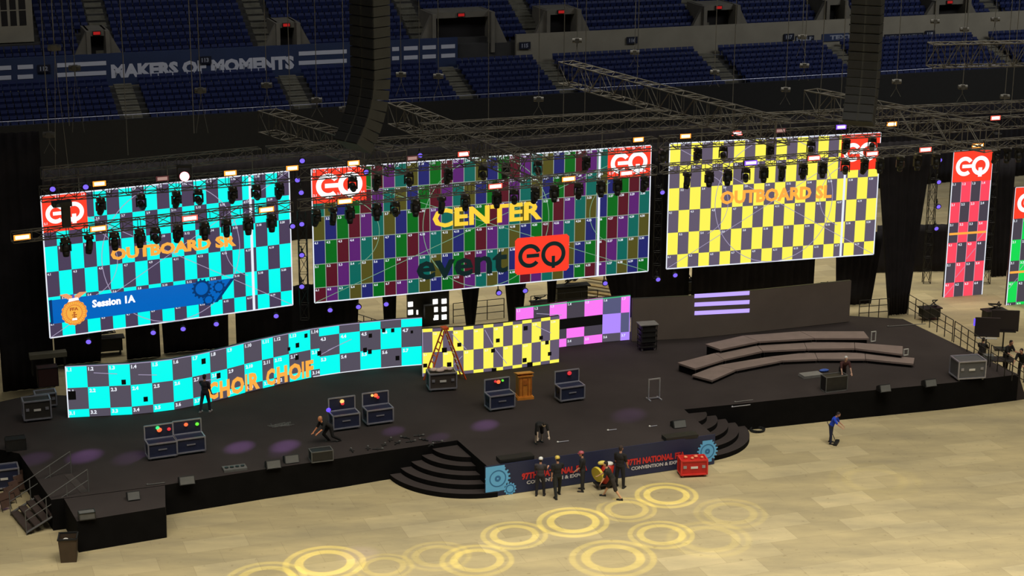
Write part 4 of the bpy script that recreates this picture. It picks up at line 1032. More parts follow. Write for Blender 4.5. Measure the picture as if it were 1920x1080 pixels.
def case(px, py, z, rz, size, m_, lab, edge=None, extra=None, name='road_case'):
    w_, d_, h_ = size; root = thing(name, G(px, py, z), rz, lab, 'road case')
    MB().box((0, 0, .13+h_/2), (w_-.03, d_-.03, h_-.03)).build('body', m_, root)
    mb = MB(); edge_frame(mb, w_, d_, .13, .13+h_, .03); mb.build('edging', edge or M_ALU, root); casters(root, w_, d_)
    MB().box((0, -d_/2-.0, .13+h_*.5), (.3, .03, .09)).build('label_plate', M_WHITE, root)
    for x in (-w_*.36, w_*.36): MB().box((x, -d_/2-.005, .13+h_*.55), (.14, .03, .12)).build('latch', M_ALU, root)
    return root
c1 = case(828, 729, ZS, AC-.12, (1.25, .75, .72), mat('case_dark_brown', (66, 58, 52), .6, 0, .1, 3), 'dark silver-edged road case with pale covers in front of the orange ladder')
mb = MB()
for i, (x, y, s) in enumerate(((-.35, .1, .2), (-.1, -.05, .22), (.15, .1, .2), (.38, 0, .17))): mb.ell((x, y, .93), (s, s*.8, .09), 10, 6)
c1o = mb; 
c1p = thing('cloth_pile', G(828, 729, ZS)+Vector((0, 0, .86)), AC, 'pale crumpled covers lying on the case under the orange ladder', 'cloth')
mb2 = MB(); mb2.v = [(v[0], v[1], v[2]-.86) for v in mb.v]; mb2.f = mb.f; mb2.mi = mb.mi; mb2.build('cloth', mat('pale_pink_cloth', (214, 190, 178), .9), c1p, True)
case(70, 786, ZS, AC, (1.15, .7, .82), mat('case_olive_black', (46, 42, 38), .6, 0, .1, 3), 'dark silver-edged road case beside the left end of the cyan wall')
case(1813, 708, ZS, AC-.15, (1.35, .95, .82), mat('case_grey', (88, 88, 90), .6, 0, .06, 3), 'grey open road case near the right edge railing of the stage')
case(8, 915, 0, AC, (1.2, .7, .8), M_NAVY, 'navy silver-edged road case cut off by the left edge of the picture')
case(86, 762, ZS, AC, (.9, .6, .55), mat('case_brown2', (60, 52, 46), .6), 'small brown case stacked behind the dark case at the left')
# red wheeled bin in front of the banner
root = case(1298, 890, 0, AC-.2, (1.12, .62, .62), mat('case_red', (190, 32, 28), .45, 0, .08, 3), 'bright red wheeled tool chest before the right gear of the banner', mat('case_red_edge', (214, 52, 44), .5))
mb = MB()
for x, y, s in ((-.3, .05, .09), (-.05, -.1, .08), (.15, .1, .1), (.38, -.05, .07)): mb.ell((x, y, .79), (s, s, .06), 8, 5)
mb.build('lid_clasps', mat('pale_orange', (236, 150, 110), .6), root, True)

# --- lectern
root = thing('wooden_lectern', G(982, 746, ZS), AC-.05, 'honey coloured wooden lectern with panelled front between two navy cases', 'lectern')
M_WOOD = mat('honey_wood', (206, 130, 48), .45, 0, .15, 4); M_WOOD2 = mat('honey_wood_dark', (176, 100, 34), .5, 0, .15, 4)
mb = MB(); mb.box((0, 0, .06), (.78, .6, .12)); mb.box((0, 0, .14), (.7, .54, .06)); mb.build('plinth', M_WOOD, root)
MB().box((0, 0, .62), (.62, .48, .92)).build('body', M_WOOD, root)
mb = MB(); [mb.box((x, -.25, .62), (.05, .03, .84)) for x in (-.27, -.13, .13, .27)]; mb.build('front_moulding', M_WOOD2, root)
MB().box((0, -.25, .82), (.17, .03, .24)).build('front_emblem', M_WOOD2, root)
mb = MB(); mb.box((0, 0, 1.11), (.72, .56, .07)); mb.box((0, .02, 1.19), (.78, .6, .04), M=Matrix.Rotation(-.2, 3, 'X')); mb.build('desk_top', M_WOOD, root)

# --- A frame ladder
M_LAD = mat('orange_fibreglass', (222, 84, 28), .5, 0, .1, 3)
LP = G(834, 712, ZS); lh = zat(LP, 613)-ZS
root = thing('step_ladder', LP, AC+.05, 'tall orange A-frame step ladder in front of the yellow wall', 'ladder')
for s in (-1, 1):
    foot = .92*s
    for y in (-.26, .26):
        MB().tube((foot, y*1.3, 0), (.04*s, y*.6, lh-.1), .04, .035, 4).build('rail', M_LAD, root)
    for k in range(1, 8):
        f = k/8; x = foot+(.04*s-foot)*f; w_ = .26*1.3+(.26*.6-.26*1.3)*f
        MB().box((x, 0, (lh-.1)*f), (.07, 2*w_, .03)).build('rung', M_LAD if s < 0 else M_ALU, root)
MB().box((0, 0, lh-.05), (.28, .42, .09)).build('top_cap', M_LAD, root)

# --- open metal frame standing on the stage
root = thing('frame_stand', G(1226, 749, ZS), AC, 'pale upright rectangular frame standing alone on the stage right of the lectern', 'frame')
mb = MB(); [mb.box((x, 0, .5), (.05, .05, 1.0)) for x in (-.27, .27)]; [mb.box((0, 0, z), (.58, .05, .05)) for z in (.08, .98)]; mb.build('frame', M_ALU, root)
[MB().box((x, 0, .03), (.06, .5, .05)).build('foot', M_ALU, root) for x in (-.27, .27)]

# --- curved choir risers: each platform its own thing
M_RIS = mat('riser_brown_grey', (124, 108, 102), .85, 0, .1, 1.5)
T1 = [(1297, 703, 1343, 685), (1335, 713, 1343, 685)]
def riser(quad, z, lab, k=[0]):
    q = [G(x, y, ZS+z) for x, y in quad]; c = sum(q, Vector())/4; c.z = ZS
    root = thing('choir_riser', c, 0, lab, 'riser', None)
    pts = [((v.x-c.x)*.99, (v.y-c.y)*.99) for v in q]
    MB().prism(pts, z-.09, z, M_RIS).build('deck', M_RIS, root)
    ins = [(x*.93, y*.93) for x, y in pts]
    MB().prism(ins, .0, z-.09, M_SKIRT).build('skirt', M_SKIRT, root)
    for x, y in ins:
        mb = MB(); mb.tube((x, y, 0), (x, y, z-.09), .02, n=6); mb.build('leg', M_DARKSTEEL, root)
def tier(fr, bk, z, nm):
    n = len(fr)-1
    pos_ = ['leftmost', 'second from left', 'third from left', 'fourth from left', 'rightmost']
    if n == 4: pos_ = ['leftmost', 'second from left', 'third from left', 'rightmost']
    if n == 3: pos_ = ['leftmost', 'middle', 'rightmost']
    for i in range(n): riser([fr[i], fr[i+1], bk[i+1], bk[i]], z, '%s platform of the %s curved riser step, brownish grey' % (pos_[i], nm))
tier([(1335, 713), (1380, 693), (1467, 676), (1533, 673), (1623, 673), (1713, 682)], [(1297, 703), (1343, 685), (1440, 669), (1527, 659), (1622, 662), (1715, 671)], .22, 'lowest')
tier([(1303, 691), (1358, 674), (1430, 658), (1513, 654), (1603, 653), (1693, 664)], [(1270, 680), (1340, 662), (1420, 648), (1507, 641), (1602, 642), (1693, 649)], .44, 'middle')
tier([(1325, 663), (1345, 656), (1420, 641), (1527, 635), (1630, 635)], [(1318, 649), (1393, 630), (1400, 629), (1525, 621), (1620, 622)], .66, 'highest') if False else tier([(1350, 655), (1422, 640), (1527, 634), (1630, 634)], [(1322, 645), (1394, 629), (1500, 621), (1620, 621)], .66, 'highest')
for k, (px, py, z, lab) in enumerate(((1698, 668, .3, 'small white bracket frame at the right end of the middle riser step'), (1637, 642, .5, 'white bracket pair at the right end of the highest riser step'), (1286, 692, .3, 'white edge rails lying at the left end of the risers'))):
    root = thing('white_bracket', G(px, py, ZS+.0)+Vector((0, 0, .01)), AC, lab, 'bracket')
    mb = MB(); [mb.box((x, 0, z*.5+.05), (.04, .04, z)) for x in (-.12, .12)]; [mb.box((0, 0, zz), (.28, .04, .04)) for zz in (.05, z+.05)]; mb.build('frame', M_WHITE, root)

# --- dark cart with shelves at the wall end
root = thing('shelf_cart', G(1213, 655, ZS), AC-.1, 'dark cart of stacked shelves standing before the grey wall', 'cart')
for k in range(5): MB().box((0, 0, .2+k*.27), (.85, .6, .05)).build('shelf', M_DARKSTEEL, root)
for x in (-.4, .4):
    for y in (-.27, .27): MB().tube((x, y, .06), (x, y, 1.3), .02).build('post', M_DARKSTEEL, root)
MB().box((0, 0, .82), (.7, .5, .9)).build('drawer_block', M_BLACK, root)
MB().box((0, 0, 1.33), (.95, .7, .04)).build('top_board', M_GREYP, root); casters(root, .8, .55)

# --- floor monitors, little boxes and loose gear on the deck
def wedge(px, py, z, lab, w_=.62, m_=None, rz=AC):
    root = thing('stage_monitor', G(px, py, z), rz, lab, 'monitor speaker')
    mb = MB(); mb.add([(-w_/2, -.2, 0), (w_/2, -.2, 0), (w_/2, .22, 0), (-w_/2, .22, 0), (-w_/2, -.05, .34), (w_/2, -.05, .34), (w_/2, .22, .2), (-w_/2, .22, .2)], [(0, 3, 2, 1), (0, 1, 5, 4), (4, 5, 6, 7), (2, 3, 7, 6), (1, 2, 6, 5), (0, 4, 7, 3)]); mb.build('cabinet', M_BLACK, root)
    mb = MB(); mb.box((0, 0, 0), (w_-.06, .03, .3)); o = mb.build('grille', m_ or M_GREYD, root); o.location = (0, -.145, .17); o.rotation_euler.x = R(-66+90-48)
M_GREYD = mat('dim_grey_grille', (92, 92, 90), .8, 0, .1, 4)
for px, py, lab, w_ in ((350, 906, 'grey floor monitor on the front left stage edge, alone', .62), (512, 876, 'grey floor monitor near the stage edge, left of two', .6), (546, 866, 'grey floor monitor near the stage edge, right of two', .6), (1657, 733, 'grey floor monitor on the right half of the stage below the risers', .56), (1742, 723, 'dim low box on the right part of the stage', .6),
                        (250, 935, 'very dim floor monitor near the front left corner', .5), (1272, 800, 'dark monitor near the right rounded steps', .6)):
    wedge(px, py, ZS, lab, w_)
for px, py, w_, d_, h_, m_, lab, nm in ((440, 880, .95, .5, .1, M_GREYD, 'low grey tray with four sockets at the left stage edge', 'cable_tray'), (293, 908, .7, .12, .1, M_GREYD, 'thin grey bar on the dark front left deck', 'metal_bar'), (163, 972, .6, .35, .28, M_GREYD, 'grey box on the corner platform at the lower left', 'equipment_box'),
        (1519, 706, 1.0, .55, .14, M_GREYP, 'pale flat stack of boards left of the seated man on the right deck', 'board_stack'), (1545, 697, .5, .25, .1, mat('blue_cloth', (60, 90, 170), .8), 'small blue bundle behind the pale boards', 'cloth_bundle'), (1395, 753, .9, .05, .06, M_GREYP, 'pale metal strip lying on the deck before the risers, nearer one', 'metal_bar'), (1390, 762, .9, .05, .06, M_ALU, 'pale metal strip lying on the deck, nearer to the steps', 'metal_bar'),
        (525, 797, .8, .4, .04, M_DARKSTEEL, 'dark cables lying flat on the deck under the CHOIR lettering', 'cable_bundle'), (1225, 800, .35, .05, .03, M_ALU, 'short silver tube on the deck right of the thrust middle', 'metal_tube'), (1148, 807, .4, .05, .03, M_ALU, 'short silver tube on the thrust, right of the crouching worker', 'metal_tube'),
        (1056, 829, .5, .08, .05, M_ALU, 'silver tube with a white end on the thrust behind the yellow helmet', 'metal_tube'), (30, 842, .8, .5, .5, M_DARKSTEEL, 'dark box among the clutter at the left edge', 'equipment_box'), (90, 722, .9, .6, .9, mat('rack_redbrown', (64, 36, 34), .7), 'dark rack with a reddish panel behind the left case', 'equipment_rack'),
        (92, 699, 1.7, .5, .22, mat('bench_grey', (104, 100, 86), .8), 'grey ribbed bench top left of the cyan wall', 'bench')):
    z_ = ZS+(.85 if nm == 'bench' else 0)
    root = thing(nm, G(px, py, ZS if nm != 'bench' else ZS), AC, lab, nm.replace('_', ' '))
    zz = .0
    if nm == 'bench':
        MB().box((0, 0, .9), (w_, d_, h_)).build('top', m_, root); [MB().box((x, 0, .4), (.06, d_, .8)).build('leg', M_DARKSTEEL, root) for x in (-w_/2+.1, w_/2-.1)]
    elif nm in ('equipment_box', 'equipment_rack'):
        MB().box((0, 0, h_/2), (w_, d_, h_)).build('body', m_, root); mb = MB(); edge_frame(mb, w_, d_, .02, h_, .015); mb.build('edging', M_DARKSTEEL, root)
    elif nm == 'cable_tray':
        MB().box((0, 0, h_/2), (w_, d_, h_)).build('tray', m_, root); [MB().tube((x, 0, h_), (x, 0, h_+.04), .08, n=10).build('socket', M_DARKSTEEL, root) for x in (-.33, -.11, .11, .33)]
    elif nm == 'board_stack':
        for k in range(3): MB().box((.02*k, 0, .03+.045*k), (w_, d_, .04)).build('board', m_, root)
    elif nm == 'cable_bundle':
        random.seed(4); mb = MB()
        for k in range(7): mb.path([(random.uniform(-.6, .6), random.uniform(-.3, .3), .015) for _ in range(4)], .015, 5)
        mb.build('cables', M_GREYD, root)
    elif nm == 'cloth_bundle': MB().ell((0, 0, .07), (.26, .14, .07), 10, 6).build('cloth', m_, root, True)
    else:
        MB().tube((-w_/2, 0, .03), (w_/2, 0, .03), .02, n=6).build('bar', m_, root); MB().ell((-w_/2, 0, .04), (.05, .04, .04), 8, 5).build('end_cap', M_WHITE if 'white' in lab or 'metal_tube' == nm else m_, root)
# long line of tangled fittings on the deck right of the kneeling worker
random.seed(9)
for k, (px, py) in enumerate([(720, 836), (745, 832), (770, 829), (795, 826), (820, 829), (732, 826), (760, 822), (785, 818), (690, 842), (660, 846), (708, 843), (808, 836)]):
    o = thing('loose_clamp', G(px, py, ZS), random.uniform(0, 3), 'small dark metal clamp lying in the scatter on the deck right of the kneeling worker', 'clamp', 'loose clamps on the deck')
    mb = MB(); mb.tube((-.22, 0, .04), (.22, 0, .04), .025, n=6); mb.tube((0, -.12, .04), (0, .12, .06), .02, n=6); mb.build('arm', M_DARKSTEEL, o); MB().ell((.2, 0, .05), (.06, .05, .05), 8, 5).build('knob', M_GREYD, o)

# --- yellow-ended coil on the floor, waste bin
root = thing('cable_coil_or_light', G(1419, 808, 0), 0, 'black coiled cable lying on the floor at the right rounded steps', 'cable')
mb = MB()
for k in range(3):
    pts = [(.32*math.cos(a)+.02*k, .3*math.sin(a), .03+.035*k) for a in [2*math.pi*i/20 for i in range(21)]]; mb.path(pts, .028, 6)
mb.build('coil', M_RUB, root, True); mb = MB(); mb.tube((-.5, .25, .03), (-.95, .32, .03), .03); mb.build('cable_end', M_WHITE, root)
root = thing('waste_bin', G(130, 1049, 0), .15, 'brown square waste bin with an open top standing beside the black corner platform', 'bin')
M_BIN = mat('bin_brown', (68, 54, 40), .6, 0, .12, 3)
mb = MB()
t, w0, w1, h_ = .02, .29, .34, .95
for (x, y, sx, sy) in ((0, -1, 1, 0), (0, 1, 1, 0), (-1, 0, 0, 1), (1, 0, 0, 1)):
    if x == 0: vs = [(-w0, y*w0, 0), (w0, y*w0, 0), (w1, y*w1, h_), (-w1, y*w1, h_)]; vi = [(a, b-y*t, c) for a, b, c in vs]
    else: vs = [(x*w0, -w0, 0), (x*w0, w0, 0), (x*w1, w1, h_), (x*w1, -w1, h_)]; vi = [(a-x*t, b, c) for a, b, c in vs]
    mb.add(vs+vi, [(0, 1, 2, 3), (7, 6, 5, 4), (3, 2, 6, 7), (0, 3, 7, 4), (1, 5, 6, 2)])
mb.box((0, 0, .02), (.56, .56, .03)); mb.build('bin_body', M_BIN, root)
mb = MB(); [mb.box(c, s) for c, s in (((0, -w1, h_), (.74, .05, .06)), ((0, w1, h_), (.74, .05, .06)), ((-w1, 0, h_), (.05, .7, .06)), ((w1, 0, h_), (.05, .7, .06)))]; mb.build('rim', M_RUB, root)
MB().ell((0, 0, .72), (.27, .27, .12), 12, 6).build('bag', M_BLACK, root, True); MB().ell((-.08, -.05, .86), (.1, .08, .04), 8, 5).build('crumpled_paper', M_WHITE, root, True)

# --- access stairs with handrails at the lower left
root = thing('access_stairs', G(70, 985, 0), 0, 'dark steel access stairs with handrails climbing to the left front corner of the stage', 'stairs')
a = G(35, 985, 0); b = G(150, 905, ZS); d_ = Vector((b.x-a.x, b.y-a.y, 0)); Ls = d_.length; d_.normalize(); nn = Vector((-d_.y, d_.x, 0)); rzs = math.atan2(d_.y, d_.x)
base_ = root.location
M_TR = mat('stair_brown', (58, 46, 42), .7, 0, .2, 3)
for k in range(8):
    f = (k+.5)/8; c = a+d_*(Ls*f)-base_; c.z = ZS*(k+1)/8-.03
    MB().box(c, (Ls/8*.95, 2.2, .09), rzs).build('tread', M_TR, root)
    c2 = a+d_*(Ls*(k+1)/8*.98)-base_; 
for s in (-1, 1):
    p = a+nn*1.12*s-base_; q = a+d_*Ls+nn*1.12*s-base_
    mb = MB(); mb.tube((p.x, p.y, .1), (q.x, q.y, ZS-.08), .05, n=4); mb.build('stringer', M_DARKSTEEL, root)
    mb = MB(); mb.tube((p.x, p.y, 1.0), (q.x, q.y, ZS+.95), .022); mb.tube((p.x, p.y, .6), (q.x, q.y, ZS+.5), .018)
    for f in (0, .33, .66, 1): r_ = p+(q-p)*f; mb.tube((r_.x, r_.y, ZS*f), (r_.x, r_.y, 1+ZS*f-.05*f), .02)
    mb.build('handrail', M_GREYD, root)
# stacked folding chairs leaning by the stairs
M_CHB = mat('chair_brown', (84, 62, 52), .6, 0, .15, 4)
def chair():
    root = thing('folded_chair', (0, 0, 0), 0, 'x', 'chair')
    MB().box((0, 0, .62), (.44, .04, .3)).build('backrest', M_CHB, root); MB().box((0, .03, .32), (.42, .04, .36)).build('seat', M_CHB, root)
    for x in (-.22, .22): MB().tube((x, 0, 0), (x, 0, .8), .014).build('leg', M_DARKSTEEL, root)
    return root
cp = Pool(chair)
for k in range(7):
    o = cp.get(); P = G(14+k*9, 958-k*11, 0); place(o, P, .9, 'brown folded chair leaning in the row at the lower left edge of the stage', 'folded chairs at the left stage edge', rx=R(-18))

# --- railings along the right side of the stage
def railing(p, q, n, hh, lab, z=0.0, m_=None):
    A_ = G(p[0], p[1], z); B_ = G(q[0], q[1], z); root = thing('guard_rail', A_, 0, lab, 'railing')
    for i in range(n+1):
        P = A_+(B_-A_)*(i/n)-A_; MB().tube((P.x, P.y, 0), (P.x, P.y, hh), .024).build('post', m_ or M_DARKSTEEL, root)
    D_ = B_-A_
    for f in (.35, .68, 1): MB().tube((0, 0, hh*f), (D_.x, D_.y, hh*f), .02).build('bar', m_ or M_DARKSTEEL, root)
railing((1702, 590), (1785, 640), 6, 1.1, 'dark guard railing along the right stage edge, upstage stretch', ZS)
railing((1788, 642), (1852, 685), 5, 1.1, 'dark guard railing along the right stage edge behind the grey case', ZS)
railing((1856, 688), (1925, 732), 5, 1.1, 'dark guard railing along the right stage edge, nearest stretch', ZS)
railing((668, 625), (712, 640), 3, 1.1, 'thin stair railing on the floor behind the cyan wall')
railing((850, 606), (945, 596), 3, 1.1, 'thin guard railing behind the yellow wall, left of the middle drape')
railing((995, 592), (1120, 580), 4, 1.1, 'thin guard railing behind the yellow wall, near the pink wall')
railing((1610, 600), (1665, 596), 3, 1.1, 'thin railing in the gap right of the grey wall')
# --- white blinder panel hanging behind the walls
A_ = PD(764, 612, 95); root = thing('blinder_panel', PD(804, 612, 95), .34, 'black panel of bright white square lamps hanging under the centre screen', 'stage light')
MB().box((0, .12, 1.0), (2.3, .2, 2.2)).build('panel', M_BLACK, root)
M_BLI = emi('blinder_white', (255, 252, 245), 2.2)
for (px, py) in ((769, 569), (769, 585), (817, 563), (834, 562), (817, 579), (834, 578), (818, 595), (834, 594)):
    MB().box(((px-804)/37.0*1.06, -.0, (612-py)/37.0*1.02+.03-(px-804)*.003), (.26, .04, .26)).build('lamp_square', M_BLI, root)
for px in (782, 805): MB().box(((px-804)/37.0*1.06, -.0, (612-582)/37.0+.03), (.08, .04, .24)).build('lamp_slit', M_BLI, root)
MB().box((-.1, -.35, .95), (.5, .3, .7)).build('mount', M_BLACK, root)
[MB().tube((x, .1, 2.05), (x, .1, 7.2), .02).build('hanging_cable', M_CHAIN, root) for x in (-.9, .9)]
# --- consoles and monitors at the far right
for k, (px, py, w_, h_, lab) in enumerate(((1847, 668, 1.25, 1.0, 'large dark flat monitor with a violet edge light on a stand behind the right railing'), (1880, 655, 1.4, 1.1, 'large dark flat screen on a stand, right of the violet-edged monitor'))):
    P = G(px, py, 0); root = thing('monitor_on_stand', P, -.1, lab, 'monitor')
    MB().box((0, 0, 1.55), (w_, .1, h_)).build('screen_back', mat('monitor_brown', (38, 30, 32), .6), root)
    MB().tube((0, .05, 0), (0, .05, 1.3), .04).build('stand', M_DARKSTEEL, root); MB().box((0, 0, .03), (.9, .6, .05)).build('foot', M_DARKSTEEL, root)
    MB().box((0, -.12, 1.0), (w_*.8, .2, .04)).build('shelf', M_WHITE if k == 0 else M_DARKSTEEL, root)
    if k == 0: MB().box((-w_/2-.04, -.03, 1.8), (.07, .1, .36)).build('edge_light', M_LAMB[5], root)
root = thing('control_desk', G(1862, 700, 0), -.1, 'dark table of small equipment below the violet-edged monitor', 'table')
MB().box((0, 0, .75), (1.8, .8, .05)).build('table_top', M_DARKSTEEL, root)
for x in (-.85, .85):
    for y in (-.35, .35): MB().tube((x, y, 0), (x, y, .74), .025).build('leg', M_DARKSTEEL, root)
MB().box((-.3, 0, .86), (.5, .4, .18)).build('equipment', M_GREYD, root)
# backstage clutter standing on the pale floor behind the stage
random.seed(21)
for px, py, s, lab in ((1070, 560, 1.6, 'black piano-like cart seen under the centre screen above the pink wall'), (1012, 572, .8, 'dark bushy heap left of the black cart above the pink wall'), (1548, 545, .9, 'dark gear in the gap under the right end of the yellow screen'), (1742, 585, .9, 'black lamp stand gear left of the red column foot'), (1862, 592, 1.0, 'black gear heap between the red and green column feet'),
                      (1290, 535, .9, 'tangled gear under the left end of the yellow screen'), (205, 650, 1.2, 'dark gear in the pale gap under the cyan screen'), (1490, 520, .9, 'small dark gear hanging in the drape under the yellow screen')):
    P = G(px, py+14, 0); root = thing('equipment_cart', P, .3, lab, 'equipment')
    MB().box((0, 0, .45*s), (1.1*s, .6, .5*s)).build('box', M_BLACK, root)
    MB().box((0, 0, .75*s), (1.3*s, .7, .06)).build('top', M_DARKSTEEL, root)
    for x in (-.45*s, .45*s): MB().tube((x, -.2, 0), (x, -.2, .3*s), .05).build('leg', M_DARKSTEEL, root)
    mb = MB(); mb.path([(random.uniform(-.5, .5)*s, random.uniform(-.2, .2), .8*s+random.uniform(0, .4)*s) for _ in range(9)], .03, 5); mb.build('cables', M_DARKSTEEL, root)
# folded stair stack seen behind the pink wall, brown boards
root = thing('board_ramp', G(1100, 556, 0), -.5, 'stack of tan boards sloping behind the right end of the pink wall', 'boards')
M_TAN = mat('tan_board', (150, 128, 82), .8, 0, .2, 2)
for k in range(5): MB().box((0, k*.7, .3+k*.18), (3.2, .35, .06)).build('board', M_TAN, root)
[MB().box((x, 1.4, .5), (.08, 3.4, .1), M=Matrix.Rotation(.22, 3, 'X')).build('bearer', M_DARKSTEEL, root) for x in (-1.4, 1.4)]
# small kneeling bench where the kneeling worker leans, and desk of the seated man
for px, py, rz, w_, h_, lab in ((602, 862, AC, .9, .45, 'low dark case in front of the kneeling worker'), (1563, 731, AC, 1.1, .72, 'dark box table in front of the bent man on the right deck')):
    root = thing('equipment_box', G(px, py, ZS), rz, lab, 'box'); MB().box((0, 0, h_/2), (w_, .5, h_)).build('body', M_DARKSTEEL if px > 700 else M_BLACK, root)
    mb = MB(); edge_frame(mb, w_, .5, .02, h_, .018); mb.build('edging', M_GREYD, root)
# long thin pole lying upstage right
root = thing('pole', G(1665, 613, ZS), 0, 'long thin grey pole lying on the deck right of the risers', 'pole')
Q = G(1736, 608, ZS)-G(1665, 613, ZS); MB().tube((0, 0, .03), (Q.x, Q.y, .03), .02).build('tube', M_GREYP, root); MB().ell((0, 0, .04), (.05, .05, .04), 8, 5).build('end_cap', M_GREYP, root)

# ============================================================ PEOPLE
def rotx(v, a):   # forward lean, facing -Y : positive a bends forward
    return Vector((v.x, v.y*math.cos(a)-v.z*math.sin(a), v.y*math.sin(a)+v.z*math.cos(a)))
def person(px, py, z, rz, lab, lean=0, head=.1, arms=((.1, .2), (.1, .2)), legs=((0, 0), (0, 0)), sh=(40, 40, 44), tr=(30, 30, 34), skin=None, hair=(30, 22, 18), hat=None, sc=1.0, shorts=False, splay=(.14, .14), drop=0, shoe=(20, 20, 20), rolly=0):
    root = thing('person', G(px, py, z), rz, lab, 'person')
    F = Vector((0, -1, 0))
    hip = Vector((0, 0, 0))
    def fwd(a):  # direction hanging down rotated forward by a (towards -Y)
        return Vector((0, -math.sin(a), -math.cos(a)))
    segs = []; legsP = []
    for s, (th, kn) in zip((-1, 1), legs):
        h0 = Vector((s*.095, 0, 0)); k = h0+fwd(th)*.43+Vector((s*splay[0]*.35, 0, 0)); a = k+fwd(th-kn)*.42+Vector((s*splay[1]*.1, 0, 0))
        legsP.append((h0, k, a))
    zmin = min(l[2].z for l in legsP); H0 = -zmin+.075-drop
    up = Vector((0, -math.sin(lean), math.cos(lean)))
    fr = Vector((0, -math.cos(lean), -math.sin(lean)))
    T = Vector((0, 0, H0)); legsP = [tuple(p+T for p in l) for l in legsP]
    chest = T+up*.36; neck = T+up*.50; hl = lean*.6+head; hup = Vector((0, -math.sin(hl), math.cos(hl))); hfr = Vector((0, -math.cos(hl), -math.sin(hl)))
    hc = neck+hup*.20+hfr*.02
    body = MB(); Mh = Matrix.Rotation(hl, 3, 'X'); Ml = Matrix.Rotation(lean, 3, 'X')
    # torso
    body.ell(T+up*.02, (.155, .11, .13), 14, 10, M=Ml); body.ell(T+up*.2, (.14, .10, .2), 14, 10, M=Ml); body.ell(chest, (.175, .115, .18), 14, 10, M=Ml)
    body.cap(T+up*.46+Vector((-.15, 0, 0)), T+up*.46+Vector((.15, 0, 0)), .062, .062)
    body.cap(T+up*.47, neck+hup*.08, .058, .054)
    # head with nose, ears, jaw, brow
    body.ell(hc+hup*.02, (.076, .096, .105), 16, 12, M=Mh); body.ell(hc-hup*.05+hfr*.025, (.058, .07, .062), 12, 8, M=Mh)
    body.ell(hc+hfr*.098-hup*.008, (.013, .02, .026), 8, 6, M=Mh)
    body.ell(hc+hfr*.088-hup*.055, (.026, .012, .009), 8, 5, M=Mh)
    for s in (-1, 1): body.ell(hc+Vector((s*.078, 0, 0)), (.012, .02, .032), 8, 6, M=Mh); body.ell(hc+Vector((s*.03, 0, 0))+hfr*.087+hup*.03, (.024, .012, .008), 8, 5, M=Mh)
    cloth = MB(); legc = MB(); shoes = []
    for s, l in zip((-1, 1), legsP):
        h0, k, a = l
        body.cap(h0, k, .082, .056); body.cap(k, a, .054, .038)
        ft = a+Vector((s*.01, -.13, -.045)); body.cap(a+Vector((0, .03, -.04)), ft, .036, .03)
        kk = k if shorts else a
        legc.cap(h0, k, .102, .075 if not shorts else .09)
        if not shorts: legc.cap(k, a+(k-a)*.03, .074, .058)
        m_ = MB(); m_.ell(a+Vector((0, .02, -.035)), (.05, .06, .05), 12, 8); m_.ell(a+Vector((s*.01, -.09, -.048)), (.05, .115, .036), 12, 8); m_.box(a+Vector((s*.005, -.05, -.073)), (.088, .27, .022)); shoes.append(m_)
    legc.ell(T+up*.0, (.178, .135, .13), 14, 8, M=Ml)
    cloth.ell(T+up*.06, (.172, .13, .13), 14, 10, M=Ml); cloth.ell(T+up*.2, (.165, .125, .21), 14, 10, M=Ml); cloth.ell(chest, (.192, .135, .18), 14, 10, M=Ml)
    cloth.cap(T+up*.455+Vector((-.16, 0, 0)), T+up*.455+Vector((.16, 0, 0)), .075, .075)
    for s, arm in zip((-1, 1), arms):
        p, e = arm[0], arm[1]; ab = arm[2] if len(arm) > 2 else .12
        S = T+up*.45+Vector((s*.2, 0, 0))
        d1 = fwd(p)+Vector((s*ab, 0, 0)); d1.normalize(); E_ = S+d1*.28
        d2 = fwd(p+e)+Vector((s*ab*.3, 0, 0)); d2.normalize(); Wr = E_+d2*.25
        body.cap(S, E_, .052, .04); body.cap(E_, Wr, .04, .027)
        cloth.cap(S, S+(E_-S)*.85, .07, .062)
        # hand: palm, four fingers, thumb from the side of the palm
        side = Vector((1, 0, 0)); side = (side-d2*side.dot(d2)).normalized(); pn = d2.cross(side)
        pc = Wr+d2*.05
        Mhand = Matrix((side, pn, d2)).transposed()
        body.ell(pc, (.042, .018, .052), 12, 8, M=Mhand)
        for j, (o_, ln) in enumerate(((-.031, .062), (-.011, .075), (.010, .072), (.029, .056))):
            b0 = Wr+d2*.085+side*o_; b1 = b0+d2*ln*.55-pn*.006*s; b2 = b1+(d2*.8-pn*.5*s).normalized()*ln*.5
            body.cap(b0, b1, .0095, .009, 8); body.cap(b1, b2, .009, .0075, 8)
        t0 = Wr+d2*.03-side*s*.03; t1 = t0+(d2*.7-side*s*.7).normalized()*.04; t2 = t1+(d2*.95-side*s*.2).normalized()*.03
        body.cap(t0, t1, .012, .0105, 8); body.cap(t1, t2, .0105, .009, 8)
    def fin(mb_, nm, m_, vox, par=None):
        o = mb_.build(nm, m_, par or root, True); o.scale = (1, 1, 1)
        md = o.modifiers.new('remesh', 'REMESH'); md.mode = 'VOXEL'; md.voxel_size = vox; md.use_smooth_shade = True
        sm = o.modifiers.new('smooth', 'SMOOTH'); sm.factor = .5; sm.iterations = 2; return o
    key = skin or (190, 138, 112)
    bo = fin(body, 'body', mat('skin_%d_%d_%d' % key, key, .6, 0, .06, 8), .0075)
    cs = mat('cloth_%d_%d_%d' % sh, sh, .9, 0, .12, 6); ct = mat('cloth_%d_%d_%d' % tr, tr, .9, 0, .12, 6)
    fin(cloth, 'shirt', cs, .014); fin(legc, 'shorts' if shorts else 'trousers', ct, .014)
